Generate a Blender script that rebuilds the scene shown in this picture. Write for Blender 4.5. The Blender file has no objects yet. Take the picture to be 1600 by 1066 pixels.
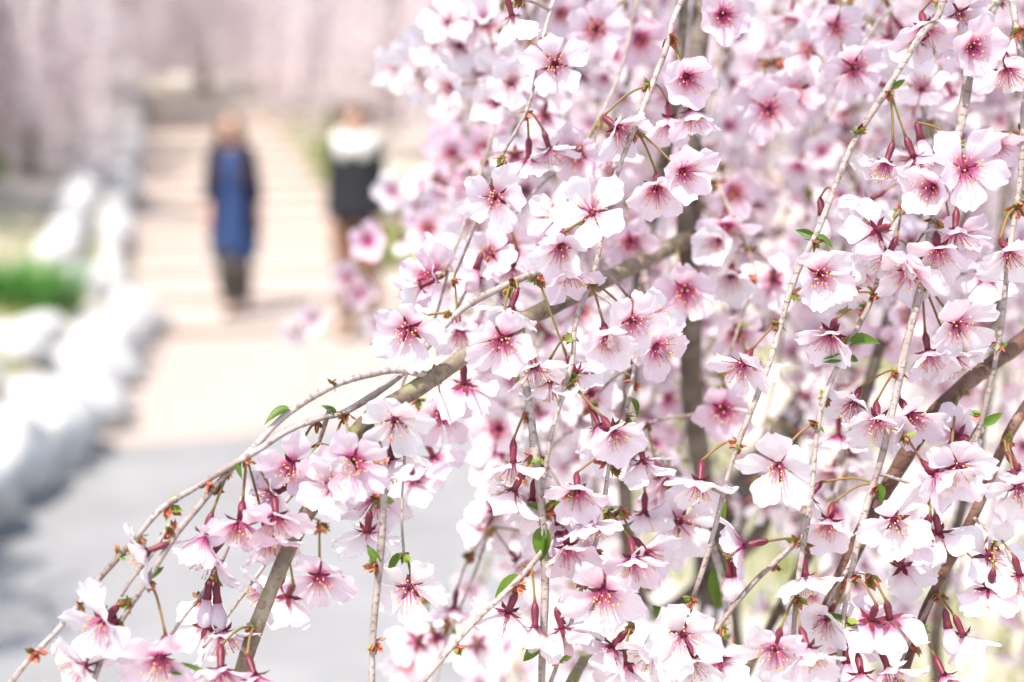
import bpy, bmesh, math, random
import numpy as np
from mathutils import Vector, Matrix, noise as mnoise

random.seed(7)
rng = np.random.default_rng(7)
R = math.radians
scene = bpy.context.scene
C = scene.collection

# ------------------------------------------------------------------ camera, sky, sun, exposure
FPX = 2222.0                       # focal length in photo pixels (50 mm on a 36 mm frame, 1600 px wide)
CAM = np.array((0.0, 0.0, 1.5))
PITCH = math.atan((533 - 205) / FPX)
RIGHT = np.array((1.0, 0.0, 0.0))
FWD = np.array((0.0, math.cos(PITCH), -math.sin(PITCH)))
UP = np.array((0.0, math.sin(PITCH), math.cos(PITCH)))
cd = bpy.data.cameras.new("camera")
cd.sensor_width = 36; cd.lens = 50.0
cd.clip_start = 0.02; cd.clip_end = 400
cd.dof.use_dof = True; cd.dof.focus_distance = 0.70; cd.dof.aperture_fstop = 4.0; cd.dof.aperture_blades = 0
cam = bpy.data.objects.new("camera", cd); C.objects.link(cam)
cam.location = CAM; cam.rotation_euler = (R(90) - PITCH, 0, 0)
scene.camera = cam

SUN_DIR = Vector((-0.24, -0.40, 0.88)).normalized()       # towards the sun
w = bpy.data.worlds.new("World"); scene.world = w; w.use_nodes = True
wn = w.node_tree.nodes; wl = w.node_tree.links
sky = wn.new("ShaderNodeTexSky"); sky.sky_type = 'NISHITA'; sky.sun_disc = False
sky.sun_elevation = math.asin(SUN_DIR.z)
sky.sun_rotation = math.atan2(SUN_DIR.x, SUN_DIR.y)
sky.air_density = 1.0; sky.dust_density = 2.5; sky.ozone_density = 1.0
wl.new(sky.outputs[0], wn["Background"].inputs[0]); wn["Background"].inputs[1].default_value = 0.15
sd = bpy.data.lights.new("sun", 'SUN'); sd.energy = 3.4; sd.angle = R(0.53); sd.color = (1.0, 0.95, 0.88)
so = bpy.data.objects.new("sun", sd); C.objects.link(so)
so.rotation_euler = (-SUN_DIR).to_track_quat('-Z', 'Y').to_euler(); so.location = (-6, -3, 8)
scene.view_settings.view_transform = 'Standard'; scene.view_settings.look = 'None'
scene.view_settings.gamma = 1.0; scene.view_settings.use_curve_mapping = False
scene.view_settings.exposure = 1.0
scene.cycles.use_denoising = True
scene.cycles.max_bounces = 8; scene.cycles.diffuse_bounces = 4; scene.cycles.transmission_bounces = 4
scene.cycles.use_adaptive_sampling = True; scene.cycles.adaptive_threshold = 0.02
scene.cycles.transparent_max_bounces = 4
scene.cycles.sample_clamp_indirect = 6.0
scene.render.film_transparent = False

def P(px, py, d):
    return CAM + RIGHT * ((px - 800) / FPX * d) - UP * ((py - 533) / FPX * d) + FWD * d
def project(p):
    v = np.asarray(p) - CAM
    d = v @ FWD
    return 800 + FPX * (v @ RIGHT) / d, 533 - FPX * (v @ UP) / d, d
def face(fx, fy, fz):
    v = RIGHT * fx - UP * fy - FWD * fz
    return v / np.linalg.norm(v)

# ------------------------------------------------------------------ materials
def mat(name):
    m = bpy.data.materials.new(name); m.use_nodes = True
    nt = m.node_tree; nt.nodes.clear()
    out = nt.nodes.new("ShaderNodeOutputMaterial")
    return m, nt.nodes, nt.links, out
def ramp(N, stops, interp='LINEAR'):
    r = N.new("ShaderNodeValToRGB"); r.color_ramp.interpolation = interp
    e = r.color_ramp.elements
    while len(e) < len(stops): e.new(0.5)
    for el, (p, c) in zip(e, stops):
        el.position = p; el.color = (*c, 1) if len(c) == 3 else c
    return r
def plain(name, c1, c2, scale=20, rough=0.7, bump=0.0, detail=6, c3=None, spec=0.3, bscale=None):
    m, N, L, out = mat(name)
    tc = N.new("ShaderNodeTexCoord"); n = N.new("ShaderNodeTexNoise")
    n.inputs["Scale"].default_value = scale; n.inputs["Detail"].default_value = detail; n.inputs["Roughness"].default_value = 0.65
    L.new(tc.outputs["Object"], n.inputs["Vector"])
    st = [(0.3, c1), (0.7, c2)] if c3 is None else [(0.3, c1), (0.52, c2), (0.72, c3)]
    r = ramp(N, st); L.new(n.outputs["Fac"], r.inputs[0])
    b = N.new("ShaderNodeBsdfPrincipled"); b.inputs["Roughness"].default_value = rough
    b.inputs["Specular IOR Level"].default_value = spec
    L.new(r.outputs[0], b.inputs["Base Color"])
    if bump:
        n2 = N.new("ShaderNodeTexNoise"); n2.inputs["Scale"].default_value = bscale or scale * 3; n2.inputs["Detail"].default_value = 5
        L.new(tc.outputs["Object"], n2.inputs["Vector"])
        bp = N.new("ShaderNodeBump"); bp.inputs["Strength"].default_value = bump; bp.inputs["Distance"].default_value = 0.02
        L.new(n2.outputs["Fac"], bp.inputs["Height"]); L.new(bp.outputs[0], b.inputs["Normal"])
    L.new(b.outputs[0], out.inputs[0])
    return m
def leafy(name, c1, c2, scale=6, trans=0.35, rough=0.5):
    m, N, L, out = mat(name)
    tc = N.new("ShaderNodeTexCoord"); n = N.new("ShaderNodeTexNoise"); n.inputs["Scale"].default_value = scale
    n.inputs["Detail"].default_value = 4
    L.new(tc.outputs["Object"], n.inputs["Vector"])
    r = ramp(N, [(0.32, c1), (0.68, c2)]); L.new(n.outputs["Fac"], r.inputs[0])
    b = N.new("ShaderNodeBsdfPrincipled"); b.inputs["Roughness"].default_value = rough; b.inputs["Specular IOR Level"].default_value = 0.25
    t = N.new("ShaderNodeBsdfTranslucent"); mx = N.new("ShaderNodeMixShader"); mx.inputs[0].default_value = trans
    L.new(r.outputs[0], b.inputs["Base Color"]); L.new(r.outputs[0], t.inputs["Color"])
    L.new(b.outputs[0], mx.inputs[1]); L.new(t.outputs[0], mx.inputs[2]); L.new(mx.outputs[0], out.inputs[0])
    return m

def petal_material():
    m, N, L, out = mat("petal")
    uv = N.new("ShaderNodeUVMap"); sep = N.new("ShaderNodeSeparateXYZ"); L.new(uv.outputs[0], sep.inputs[0])
    a1 = N.new("ShaderNodeAttribute"); a1.attribute_type = 'OBJECT'; a1.attribute_name = "tint"
    a2 = N.new("ShaderNodeAttribute"); a2.attribute_type = 'GEOMETRY'; a2.attribute_name = "vtint"
    ad = N.new("ShaderNodeMath"); ad.operation = 'ADD'; ad.use_clamp = True
    L.new(a1.outputs["Fac"], ad.inputs[0]); L.new(a2.outputs["Fac"], ad.inputs[1])
    # fine lengthwise veins
    mp = N.new("ShaderNodeMapping"); mp.inputs["Scale"].default_value = (22, 1.6, 1); L.new(uv.outputs[0], mp.inputs[0])
    vn = N.new("ShaderNodeTexNoise"); vn.inputs["Scale"].default_value = 1.0; vn.inputs["Detail"].default_value = 3; L.new(mp.outputs[0], vn.inputs["Vector"])
    # pale blade: white to pink by tint
    lo = ramp(N, [(0.0, (0.87, 0.85, 0.865)), (0.5, (0.865, 0.80, 0.842)), (1.0, (0.845, 0.655, 0.765))]); L.new(ad.outputs[0], lo.inputs[0])
    ve = N.new("ShaderNodeMixRGB"); ve.blend_type = 'MULTIPLY'; ve.inputs[2].default_value = (0.96, 0.89, 0.93, 1)
    vr = ramp(N, [(0.42, (0, 0, 0)), (0.66, (1, 1, 1))]); L.new(vn.outputs["Fac"], vr.inputs[0]); 
    L.new(vr.outputs[0], ve.inputs[0]); L.new(lo.outputs[0], ve.inputs[1])
    # magenta throat: strongest at the claw, streaking outwards along the veins
    tv = N.new("ShaderNodeMath"); tv.operation = 'MULTIPLY_ADD'; tv.inputs[1].default_value = -0.16
    L.new(vn.outputs["Fac"], tv.inputs[0]); L.new(sep.outputs["Y"], tv.inputs[2])
    th = ramp(N, [(0.05, (1, 1, 1)), (0.14, (0.74, 0.74, 0.74)), (0.26, (0.27, 0.27, 0.27)), (0.46, (0, 0, 0))]); L.new(tv.outputs[0], th.inputs[0])
    am = N.new("ShaderNodeMath"); am.operation = 'MULTIPLY_ADD'; am.inputs[1].default_value = 0.97; am.inputs[2].default_value = 0.03; am.use_clamp = True
    L.new(ad.outputs[0], am.inputs[0])
    a3 = N.new("ShaderNodeMath"); a3.operation = 'POWER'; a3.inputs[1].default_value = 0.5; L.new(am.outputs[0], a3.inputs[0])
    mu = N.new("ShaderNodeMath"); mu.operation = 'MULTIPLY'; L.new(th.outputs[0], mu.inputs[0]); L.new(a3.outputs[0], mu.inputs[1])
    co = N.new("ShaderNodeMixRGB"); co.inputs[2].default_value = (0.56, 0.012, 0.20, 1)
    L.new(mu.outputs[0], co.inputs[0]); L.new(ve.outputs[0], co.inputs[1])
    b = N.new("ShaderNodeBsdfPrincipled"); b.inputs["Roughness"].default_value = 0.55; b.inputs["Specular IOR Level"].default_value = 0.22
    b.inputs["Sheen Weight"].default_value = 0.06
    bp = N.new("ShaderNodeBump"); bp.inputs["Strength"].default_value = 0.25; bp.inputs["Distance"].default_value = 0.0006
    L.new(vn.outputs["Fac"], bp.inputs["Height"]); L.new(bp.outputs[0], b.inputs["Normal"])
    t = N.new("ShaderNodeBsdfTranslucent"); mx = N.new("ShaderNodeMixShader"); mx.inputs[0].default_value = 0.42
    L.new(co.outputs[0], b.inputs["Base Color"]); L.new(co.outputs[0], t.inputs["Color"])
    L.new(b.outputs[0], mx.inputs[1]); L.new(t.outputs[0], mx.inputs[2]); L.new(mx.outputs[0], out.inputs[0])
    return m

def bark_material(name, dark, mid, light, moss=None, mosslo=0.56, lent=60):
    m, N, L, out = mat(name)
    tc = N.new("ShaderNodeTexCoord")
    n = N.new("ShaderNodeTexNoise"); n.inputs["Scale"].default_value = 110; n.inputs["Detail"].default_value = 8; n.inputs["Roughness"].default_value = 0.7
    L.new(tc.outputs["Object"], n.inputs["Vector"])
    n0 = N.new("ShaderNodeTexNoise"); n0.inputs["Scale"].default_value = 24; n0.inputs["Detail"].default_value = 3; L.new(tc.outputs["Object"], n0.inputs["Vector"])
    ad = N.new("ShaderNodeMath"); ad.operation = 'MULTIPLY_ADD'; ad.inputs[1].default_value = 0.55
    L.new(n0.outputs["Fac"], ad.inputs[0])
    sc = N.new("ShaderNodeMath"); sc.operation = 'MULTIPLY'; sc.inputs[1].default_value = 0.45; L.new(n.outputs["Fac"], sc.inputs[0]); L.new(sc.outputs[0], ad.inputs[2])
    r = ramp(N, [(0.34, dark), (0.5, mid), (0.66, light)]); L.new(ad.outputs[0], r.inputs[0])
    col = r.outputs[0]
    # lenticel bands ring the stem: uv.y runs along it in metres
    uv = N.new("ShaderNodeUVMap"); mp = N.new("ShaderNodeMapping"); mp.inputs["Scale"].default_value = (2.0, lent * 6, 1); L.new(uv.outputs[0], mp.inputs[0])
    ln = N.new("ShaderNodeTexNoise"); ln.inputs["Scale"].default_value = 1.0; ln.inputs["Detail"].default_value = 2; L.new(mp.outputs[0], ln.inputs["Vector"])
    lr = ramp(N, [(0.56, (0, 0, 0)), (0.64, (1, 1, 1))]); L.new(ln.outputs["Fac"], lr.inputs[0])
    lm = N.new("ShaderNodeMixRGB"); lm.blend_type = 'MULTIPLY'; lm.inputs[2].default_value = (0.62, 0.52, 0.46, 1)
    lf = N.new("ShaderNodeMath"); lf.operation = 'MULTIPLY'; lf.inputs[1].default_value = 0.7; L.new(lr.outputs[0], lf.inputs[0])
    L.new(lf.outputs[0], lm.inputs[0]); L.new(col, lm.inputs[1]); col = lm.outputs[0]
    if moss:
        n3 = N.new("ShaderNodeTexNoise"); n3.inputs["Scale"].default_value = 38; n3.inputs["Detail"].default_value = 6; L.new(tc.outputs["Object"], n3.inputs["Vector"])
        mr = ramp(N, [(mosslo, (0, 0, 0)), (mosslo + 0.1, (1, 1, 1))]); L.new(n3.outputs["Fac"], mr.inputs[0])
        mm = N.new("ShaderNodeMixRGB"); mm.inputs[2].default_value = (*moss, 1); L.new(mr.outputs[0], mm.inputs[0]); L.new(col, mm.inputs[1]); col = mm.outputs[0]
    b = N.new("ShaderNodeBsdfPrincipled"); b.inputs["Roughness"].default_value = 0.62; b.inputs["Specular IOR Level"].default_value = 0.35
    L.new(col, b.inputs["Base Color"])
    bp = N.new("ShaderNodeBump"); bp.inputs["Strength"].default_value = 0.7; bp.inputs["Distance"].default_value = 0.0012
    hs = N.new("ShaderNodeMath"); hs.operation = 'ADD'; L.new(n.outputs["Fac"], hs.inputs[0]); L.new(lf.outputs[0], hs.inputs[1])
    L.new(hs.outputs[0], bp.inputs["Height"]); L.new(bp.outputs[0], b.inputs["Normal"]); L.new(b.outputs[0], out.inputs[0])
    return m

M = {}
M['petal'] = petal_material()
M['filament'] = leafy("filament", (0.58, 0.05, 0.22), (0.78, 0.30, 0.46), 180, 0.3)
M['anther'] = plain("anther", (0.62, 0.36, 0.07), (0.80, 0.58, 0.20), 300)
M['calyx'] = plain("calyx", (0.085, 0.009, 0.022), (0.19, 0.026, 0.045), 160, 0.45, spec=0.4)
M['pedicel'] = leafy("pedicel", (0.17, 0.19, 0.045), (0.30, 0.17, 0.07), 40, 0.15, 0.45)
M['scale_red'] = plain("bud_scale_red", (0.36, 0.05, 0.03), (0.66, 0.25, 0.15), 140, 0.5)
M['scale_green'] = leafy("bud_scale_green", (0.16, 0.24, 0.04), (0.34, 0.40, 0.08), 120, 0.3)
M['scale_brown'] = plain("bud_scale_brown", (0.11, 0.045, 0.025), (0.26, 0.12, 0.06), 140, 0.6)
M['leaf'] = leafy("young_leaf", (0.07, 0.16, 0.02), (0.19, 0.28, 0.035), 60, 0.4, 0.4)
M['bark_twig'] = bark_material("bark_twig", (0.19, 0.14, 0.12), (0.36, 0.30, 0.27), (0.54, 0.48, 0.44))
M['bark_limb'] = bark_material("bark_limb", (0.035, 0.027, 0.02), (0.095, 0.072, 0.053), (0.20, 0.165, 0.135), (0.11, 0.11, 0.04), 0.60, 25)
M['bark_moss'] = bark_material("bark_moss", (0.06, 0.042, 0.028), (0.16, 0.12, 0.085), (0.36, 0.30, 0.22), (0.20, 0.205, 0.08), 0.545, 30)
M['bark_red'] = bark_material("bark_red", (0.055, 0.027, 0.018), (0.14, 0.072, 0.048), (0.30, 0.19, 0.14), None, 0.6, 45)
M['bark_far'] = plain("bark_far", (0.13, 0.10, 0.09), (0.26, 0.21, 0.19), 12, 0.8, 0.4)
M['far_petal'] = leafy("far_petal", (0.89, 0.79, 0.815), (0.93, 0.885, 0.895), 1.6, 0.5, 0.7)
M['far_petal_white'] = leafy("far_petal_white", (0.84, 0.77, 0.79), (0.91, 0.88, 0.88), 1.6, 0.4, 0.7)
M['asphalt'] = plain("asphalt", (0.225, 0.222, 0.217), (0.305, 0.30, 0.292), 2.2, 0.85, 0.3, bscale=160)
M['path'] = plain("path", (0.38, 0.31, 0.265), (0.47, 0.395, 0.34), 3.0, 0.9, 0.3, bscale=120)
M['step'] = plain("step", (0.40, 0.33, 0.28), (0.49, 0.415, 0.36), 4.0, 0.9, 0.3, bscale=90)
M['soil'] = plain("soil", (0.46, 0.40, 0.31), (0.54, 0.49, 0.43), 0.7, 0.95, 0.3, c3=(0.40, 0.41, 0.24), bscale=40)
M['stone'] = plain("stone", (0.42, 0.41, 0.39), (0.62, 0.605, 0.58), 3.5, 0.85, 0.5, bscale=25)
M['grass'] = leafy("grass", (0.20, 0.25, 0.05), (0.42, 0.42, 0.14), 1.5, 0.35)
M['strap_leaf'] = leafy("strap_leaf", (0.045, 0.17, 0.03), (0.13, 0.32, 0.07), 3, 0.3)
M['shrub_leaf'] = leafy("shrub_leaf", (0.17, 0.24, 0.035), (0.34, 0.38, 0.08), 4, 0.35)
M['skin'] = plain("skin", (0.60, 0.36, 0.26), (0.68, 0.42, 0.31), 8, 0.5)
M['hair'] = plain("hair", (0.025, 0.012, 0.008), (0.05, 0.024, 0.015), 60, 0.4, 0.4)
M['hair_dark'] = plain("hair_dark", (0.03, 0.018, 0.013), (0.06, 0.035, 0.025), 60, 0.45, 0.4)
M['dress'] = plain("dress", (0.020, 0.043, 0.125), (0.034, 0.07, 0.18), 14, 0.8, 0.2)
M['navy'] = plain("navy", (0.010, 0.012, 0.040), (0.018, 0.021, 0.058), 20, 0.85, 0.2)
M['tights'] = plain("tights", (0.045, 0.04, 0.035), (0.07, 0.06, 0.05), 20, 0.8)
M['boot'] = plain("boot", (0.03, 0.025, 0.022), (0.05, 0.04, 0.035), 20, 0.5)
M['jacket'] = plain("jacket", (0.010, 0.011, 0.013), (0.022, 0.023, 0.026), 20, 0.8, 0.2)
M['fur'] = plain("fur", (0.74, 0.73, 0.68), (0.86, 0.85, 0.81), 40, 0.95, 0.6)
M['trouser'] = plain("trouser", (0.17, 0.085, 0.05), (0.25, 0.13, 0.08), 16, 0.85, 0.2)
M['eye'] = plain("eye", (0.02, 0.015, 0.012), (0.03, 0.02, 0.015), 20, 0.3)
M['lip'] = plain("lip", (0.45, 0.15, 0.13), (0.5, 0.18, 0.15), 20, 0.5)

# ------------------------------------------------------------------ mesh helpers
def make_mesh(name, V, F, mats, midx=None, smooth=True, uv=None, tint=None):
    """V (n,3); F list of index tuples or (m,k) array; uv per vertex (n,2)."""
    me = bpy.data.meshes.new(name)
    V = np.asarray(V, dtype=np.float64)
    if isinstance(F, list):
        ls = np.array([len(f) for f in F], dtype=np.int32)
        lv = np.fromiter((i for f in F for i in f), dtype=np.int32)
    else:
        F = np.asarray(F, dtype=np.int32); ls = np.full(len(F), F.shape[1], dtype=np.int32); lv = F.ravel()
    me.vertices.add(len(V)); me.vertices.foreach_set("co", V.ravel())
    me.loops.add(len(lv)); me.loops.foreach_set("vertex_index", lv)
    me.polygons.add(len(ls))
    me.polygons.foreach_set("loop_start", np.concatenate(([0], np.cumsum(ls)[:-1])).astype(np.int32))
    me.polygons.foreach_set("loop_total", ls)
    me.update(calc_edges=True)
    me.polygons.foreach_set("use_smooth", np.full(len(ls), smooth, dtype=bool))
    for k in mats: me.materials.append(M[k])
    if midx is not None: me.polygons.foreach_set("material_index", np.asarray(midx, dtype=np.int32))
    if uv is not None:
        u = me.uv_layers.new(name="UVMap"); u.data.foreach_set("uv", np.asarray(uv, dtype=np.float32)[lv].ravel())
    if tint is not None:
        a = me.attributes.new("vtint", 'FLOAT', 'POINT'); a.data.foreach_set("value", np.asarray(tint, dtype=np.float32))
    me.validate()
    return me
def link(name, data, parent=None, mw=None):
    o = bpy.data.objects.new(name, data); C.objects.link(o)
    if parent is not None: o.parent = parent
    if mw is not None: o.matrix_local = mw
    return o
def thing(name, label, cat, loc=(0, 0, 0), rz=0.0, group=None):
    o = link(name, None); o.location = loc; o.rotation_euler = (0, 0, rz); o.empty_display_size = 0.1
    o['label'] = label; o['category'] = cat
    if group: o['group'] = group
    return o
def crom(pts, n):
    """Catmull-Rom through the rows of pts (any columns), n samples per span."""
    p = np.asarray(pts, float)
    p = np.vstack((2 * p[0] - p[1], p, 2 * p[-1] - p[-2]))
    out = []
    for i in range(1, len(p) - 2):
        t = np.linspace(0, 1, n, endpoint=False)[:, None]
        a, b, c, d = p[i - 1], p[i], p[i + 1], p[i + 2]
        out.append(0.5 * ((2 * b) + (c - a) * t + (2 * a - 5 * b + 4 * c - d) * t * t + (3 * b - a - 3 * c + d) * t ** 3))
    out.append(p[-2][None])
    return np.vstack(out)
def tube(pts, rad, seg=6, cap=True):
    """verts, faces, uv of a tube along pts with radii."""
    pts = np.asarray(pts, float); n = len(pts)
    rad = np.broadcast_to(np.asarray(rad, float), (n,))
    tan = np.gradient(pts, axis=0); tan /= np.linalg.norm(tan, axis=1)[:, None] + 1e-12
    ref = np.array((0.0, 0.0, 1.0)) if abs(tan[0][2]) < 0.9 else np.array((1.0, 0, 0))
    u = np.cross(tan[0], ref); u /= np.linalg.norm(u)
    ang = np.linspace(0, 2 * np.pi, seg, endpoint=False)
    V = np.empty((n, seg, 3)); UV = np.empty((n, seg, 2)); s = 0.0
    for i in range(n):
        u = u - tan[i] * (u @ tan[i]); u /= np.linalg.norm(u) + 1e-12
        v = np.cross(tan[i], u)
        V[i] = pts[i] + rad[i] * (np.cos(ang)[:, None] * u + np.sin(ang)[:, None] * v)
        if i: s += np.linalg.norm(pts[i] - pts[i - 1])
        UV[i, :, 0] = np.abs(ang / np.pi - 1); UV[i, :, 1] = s
    F = []
    for i in range(n - 1):
        a = i * seg; b = a + seg
        for j in range(seg):
            k = (j + 1) % seg
            F.append((a + j, a + k, b + k, b + j))
    if cap:
        F.append(tuple(range(seg - 1, -1, -1))); F.append(tuple(range((n - 1) * seg, n * seg)))
    return V.reshape(-1, 3), F, UV.reshape(-1, 2)
class Acc:
    """collects pieces into ONE mesh"""
    def __init__(self): self.V = []; self.F = []; self.UV = []; self.T = []; self.MI = []; self.n = 0
    def add(self, V, F, uv=None, tint=0.0, mi=0):
        V = np.asarray(V); self.V.append(V)
        n = self.n
        self.F.extend([tuple(i + n for i in f) for f in F])
        self.UV.append(uv if uv is not None else np.zeros((len(V), 2)))
        self.T.append(np.full(len(V), tint)); self.MI.extend([mi] * len(F)); self.n += len(V)
    def mesh(self, name, mats, smooth=True):
        return make_mesh(name, np.vstack(self.V), self.F, mats, self.MI, smooth, np.vstack(self.UV), np.concatenate(self.T))

# ------------------------------------------------------------------ ground
P0 = np.array((-1.75, 10.4)); AX = np.array((-0.230, 0.973)); PERP = np.array((-0.973, -0.230))   # stairs: foot, direction, left
def sm(a, b, x): 
    t = np.clip((x - a) / (b - a), 0, 1); return t * t * (3 - 2 * t)
def wall_x(y): return np.interp(y, [4, 6, 7, 8.5, 10.4], [-2.02, -2.06, -2.12, -2.42, -2.75])
def H(x, y):
    x = np.asarray(x, float); y = np.asarray(y, float)
    s = (x - P0[0]) * AX[0] + (y - P0[1]) * AX[1]
    l = (x - P0[0]) * PERP[0] + (y - P0[1]) * PERP[1]
    base = 0.12 * np.maximum(0, s) - 0.03 * (s > 0) * np.minimum(1, np.maximum(0, s) * 4)
    left = np.where(y < 10.4, wall_x(y) - x, l - 1.12)
    bank = sm(0, 0.2, left) * 0.30 + 0.26 * np.clip(left - 0.2, 0, 12)
    right = np.where(y < 10.4, 0, -l - 1.3)
    rb = 0.16 * np.clip(right, 0, 3) * sm(10.4, 12, y)
    wav = 0.03 * np.sin(x * 1.7 + y * 0.6) * np.sin(y * 1.1) * sm(0.3, 1.5, np.maximum(left, right))
    return base + bank + rb + wav
xs = np.concatenate((np.linspace(-60, -9, 22)[:-1], np.linspace(-9, 9, 121), np.linspace(9, 60, 22)[1:]))
ys = np.concatenate((np.linspace(-30, 2, 12)[:-1], np.linspace(2, 30, 150), np.linspace(30, 110, 30)[1:]))
gx, gy = np.meshgrid(xs, ys); gz = H(gx, gy) - 0.004
nx, ny = len(xs), len(ys)
ii = (np.arange(ny - 1)[:, None] * nx + np.arange(nx - 1)[None]).ravel()
gf = np.stack((ii, ii + 1, ii + nx + 1, ii + nx), 1)
o = link("ground", make_mesh("ground", np.stack((gx.ravel(), gy.ravel(), gz.ravel()), 1), gf, ['soil'])); o['kind'] = 'structure'
# grey road sheet, its far edge slightly wavy, then the pinkish path sheet up to the stairs
def sheet(name, outline, z, m):
    V = [(x, y, z) for x, y in outline]
    ob = link(name, make_mesh(name, V, [tuple(range(len(V)))], [m], smooth=False)); ob['kind'] = 'structure'; return ob
far_edge = [(x, 8.0 + 0.62 * x + 0.06 * math.sin(x * 2.1)) for x in np.linspace(1.5, -2.62, 40)]
far_edge = [e for e in far_edge if e[0] < 0.55]
sheet("road", [(-2.62, -12), (-0.45, -12), (-0.40, 0), (-0.15, 3), (0.2, 6), (0.5, 8.0)] + far_edge, 0.004, 'asphalt')
sheet("path", [(x, y - 0.25) for x, y in reversed(far_edge) if x < 1.2] + [(0.7, 9.4), (0.1, 10.9), (-0.85, 10.66), (-2.62, 10.25)], 0.008, 'path')

stair = thing("stairway", "broad pale earth steps climbing between the boulder edging and the low bushes", "stairs", (P0[0], P0[1], 0), math.atan2(AX[1], AX[0]) - math.pi / 2)
for i in range(15):
    bm = bmesh.new(); bmesh.ops.create_cube(bm, size=1.0)
    wd = 2.16 + 0.06 * math.sin(i * 2.3)
    bmesh.ops.scale(bm, vec=(wd, 1.12, 0.34), verts=bm.verts)
    bmesh.ops.bevel(bm, geom=bm.edges[:], offset=0.02, segments=2, affect='EDGES')
    me = bpy.data.meshes.new("step"); bm.to_mesh(me); bm.free(); me.materials.append(M['step'])
    so_ = link("step", me, stair); so_.rotation_euler = (0.06, 0, 0); so_.location = (0.03 * math.sin(i * 1.7), i + 0.56, 0.12 * (i + 1) - 0.17 - (0.0015 * (i % 2)))

# ------------------------------------------------------------------ boulders of the edging wall
def rock_mesh(seed):
    r = random.Random(seed)
    bm = bmesh.new(); bmesh.ops.create_icosphere(bm, subdivisions=3, radius=0.5)
    off = Vector((r.uniform(0, 50),) * 3)
    planes = [(Vector((r.gauss(0, 1), r.gauss(0, 1), r.gauss(0, 1))).normalized(), r.uniform(0.30, 0.42)) for _ in range(9)]
    for v in bm.verts:
        for nrm, d in planes:
            k = v.co.dot(nrm) - d
            if k > 0: v.co -= nrm * k * 0.85
        v.co *= 1 + 0.10 * mnoise.noise(v.co * 3 + off) + 0.05 * mnoise.noise(v.co * 8 + off)
    me = bpy.data.meshes.new("boulder"); bm.to_mesh(me); bm.free(); me.materials.append(M['stone'])
    me.polygons.foreach_set("use_smooth", [True] * len(me.polygons))
    return me
rocks = [rock_mesh(i) for i in range(7)]
wall = thing("boulder_wall", "low wall of pale rounded boulders edging the road and the stairs below the planted bank", "stone wall", (-2.72, 8, 0))
rr = random.Random(3)
def boulder(x, y, s, zoff=0.0):
    b = link("boulder", rr.choice(rocks), wall)
    b.location = (x + 2.72, y - 8, float(H(x + 0.25, y)) * 0 + zoff); b.rotation_euler = (rr.uniform(-.3, .3), rr.uniform(-.3, .3), rr.uniform(0, 6.28))
    b.scale = (s * rr.uniform(.85, 1.25), s * rr.uniform(.9, 1.3), s * rr.uniform(.72, .95))
y = 4.3
while y < 10.6:
    s = rr.uniform(0.38, 0.58)
    boulder(float(wall_x(y)) - .06 + rr.uniform(-.06, .05), y, s, s * 0.30)
    if rr.random() < 0.6 and not 8.0 < y < 9.9: boulder(float(wall_x(y)) - .33 + rr.uniform(-.08, .06), y + rr.uniform(-.2, .2), s * 0.7, 0.40)
    y += s * 0.92
t = 0.3
while t < 17:
    s = rr.uniform(0.36, 0.52); q = P0 + AX * t + PERP * 1.30
    boulder(q[0], q[1], s, 0.12 * t + 0.16)
    if t > 0.8: 
        q2 = q + PERP * 0.28; boulder(q2[0], q2[1], s * 0.85, 0.12 * t + 0.42)
    t += s * 0.95

# ------------------------------------------------------------------ grass, clumps and bushes
def blades(n, area, hgt, wid, name, m, lean=0.35):
    acc = Acc(); k = 0
    while k < n:
        x, y = area()
        z = float(H(x, y)) - 0.01; h = hgt * random.uniform(.5, 1.2); a = random.uniform(0, 6.28); le = random.uniform(0, lean) * h
        c, s = math.cos(a), math.sin(a); dx, dy = -s * wid, c * wid
        V = [(x - dx, y - dy, z), (x + dx, y + dy, z), (x + dx * .7 + c * le * .4, y + dy * .7 + s * le * .4, z + h * .6), (x - dx * .7 + c * le * .4, y - dy * .7 + s * le * .4, z + h * .6), (x + c * le, y + s * le, z + h)]
        acc.add(V, [(0, 1, 2, 3), (3, 2, 4)]); k += 1
    return acc.mesh(name, [m], False)
def bank_spot():
    y_ = random.uniform(5, 13); return float(wall_x(y_)) - .3 - abs(random.gauss(0, 1.2)), y_
o = link("grass", blades(7000, lambda: bank_spot(), 0.10, 0.006, "grass", 'grass')); o['kind'] = 'stuff'
o['label'] = "dry yellow-green grass on the bank behind the boulders"; o['category'] = "grass"
def verge():
    while True:
        x, y_ = random.uniform(0.25, 3.2), random.uniform(1.0, 10.5)
        if x > 0.12 + y_ * .06 and mnoise.noise(Vector((x * .9, y_ * .6, 4))) > 0.02 + 0.1 * abs(x - 1.2): return x, y_
o = link("grass", blades(6000, verge, 0.11, 0.006, "grass", 'grass')); o['kind'] = 'stuff'
o['label'] = "patches of fresh grass on the verge beneath and behind the flowering branches"; o['category'] = "grass"

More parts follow.
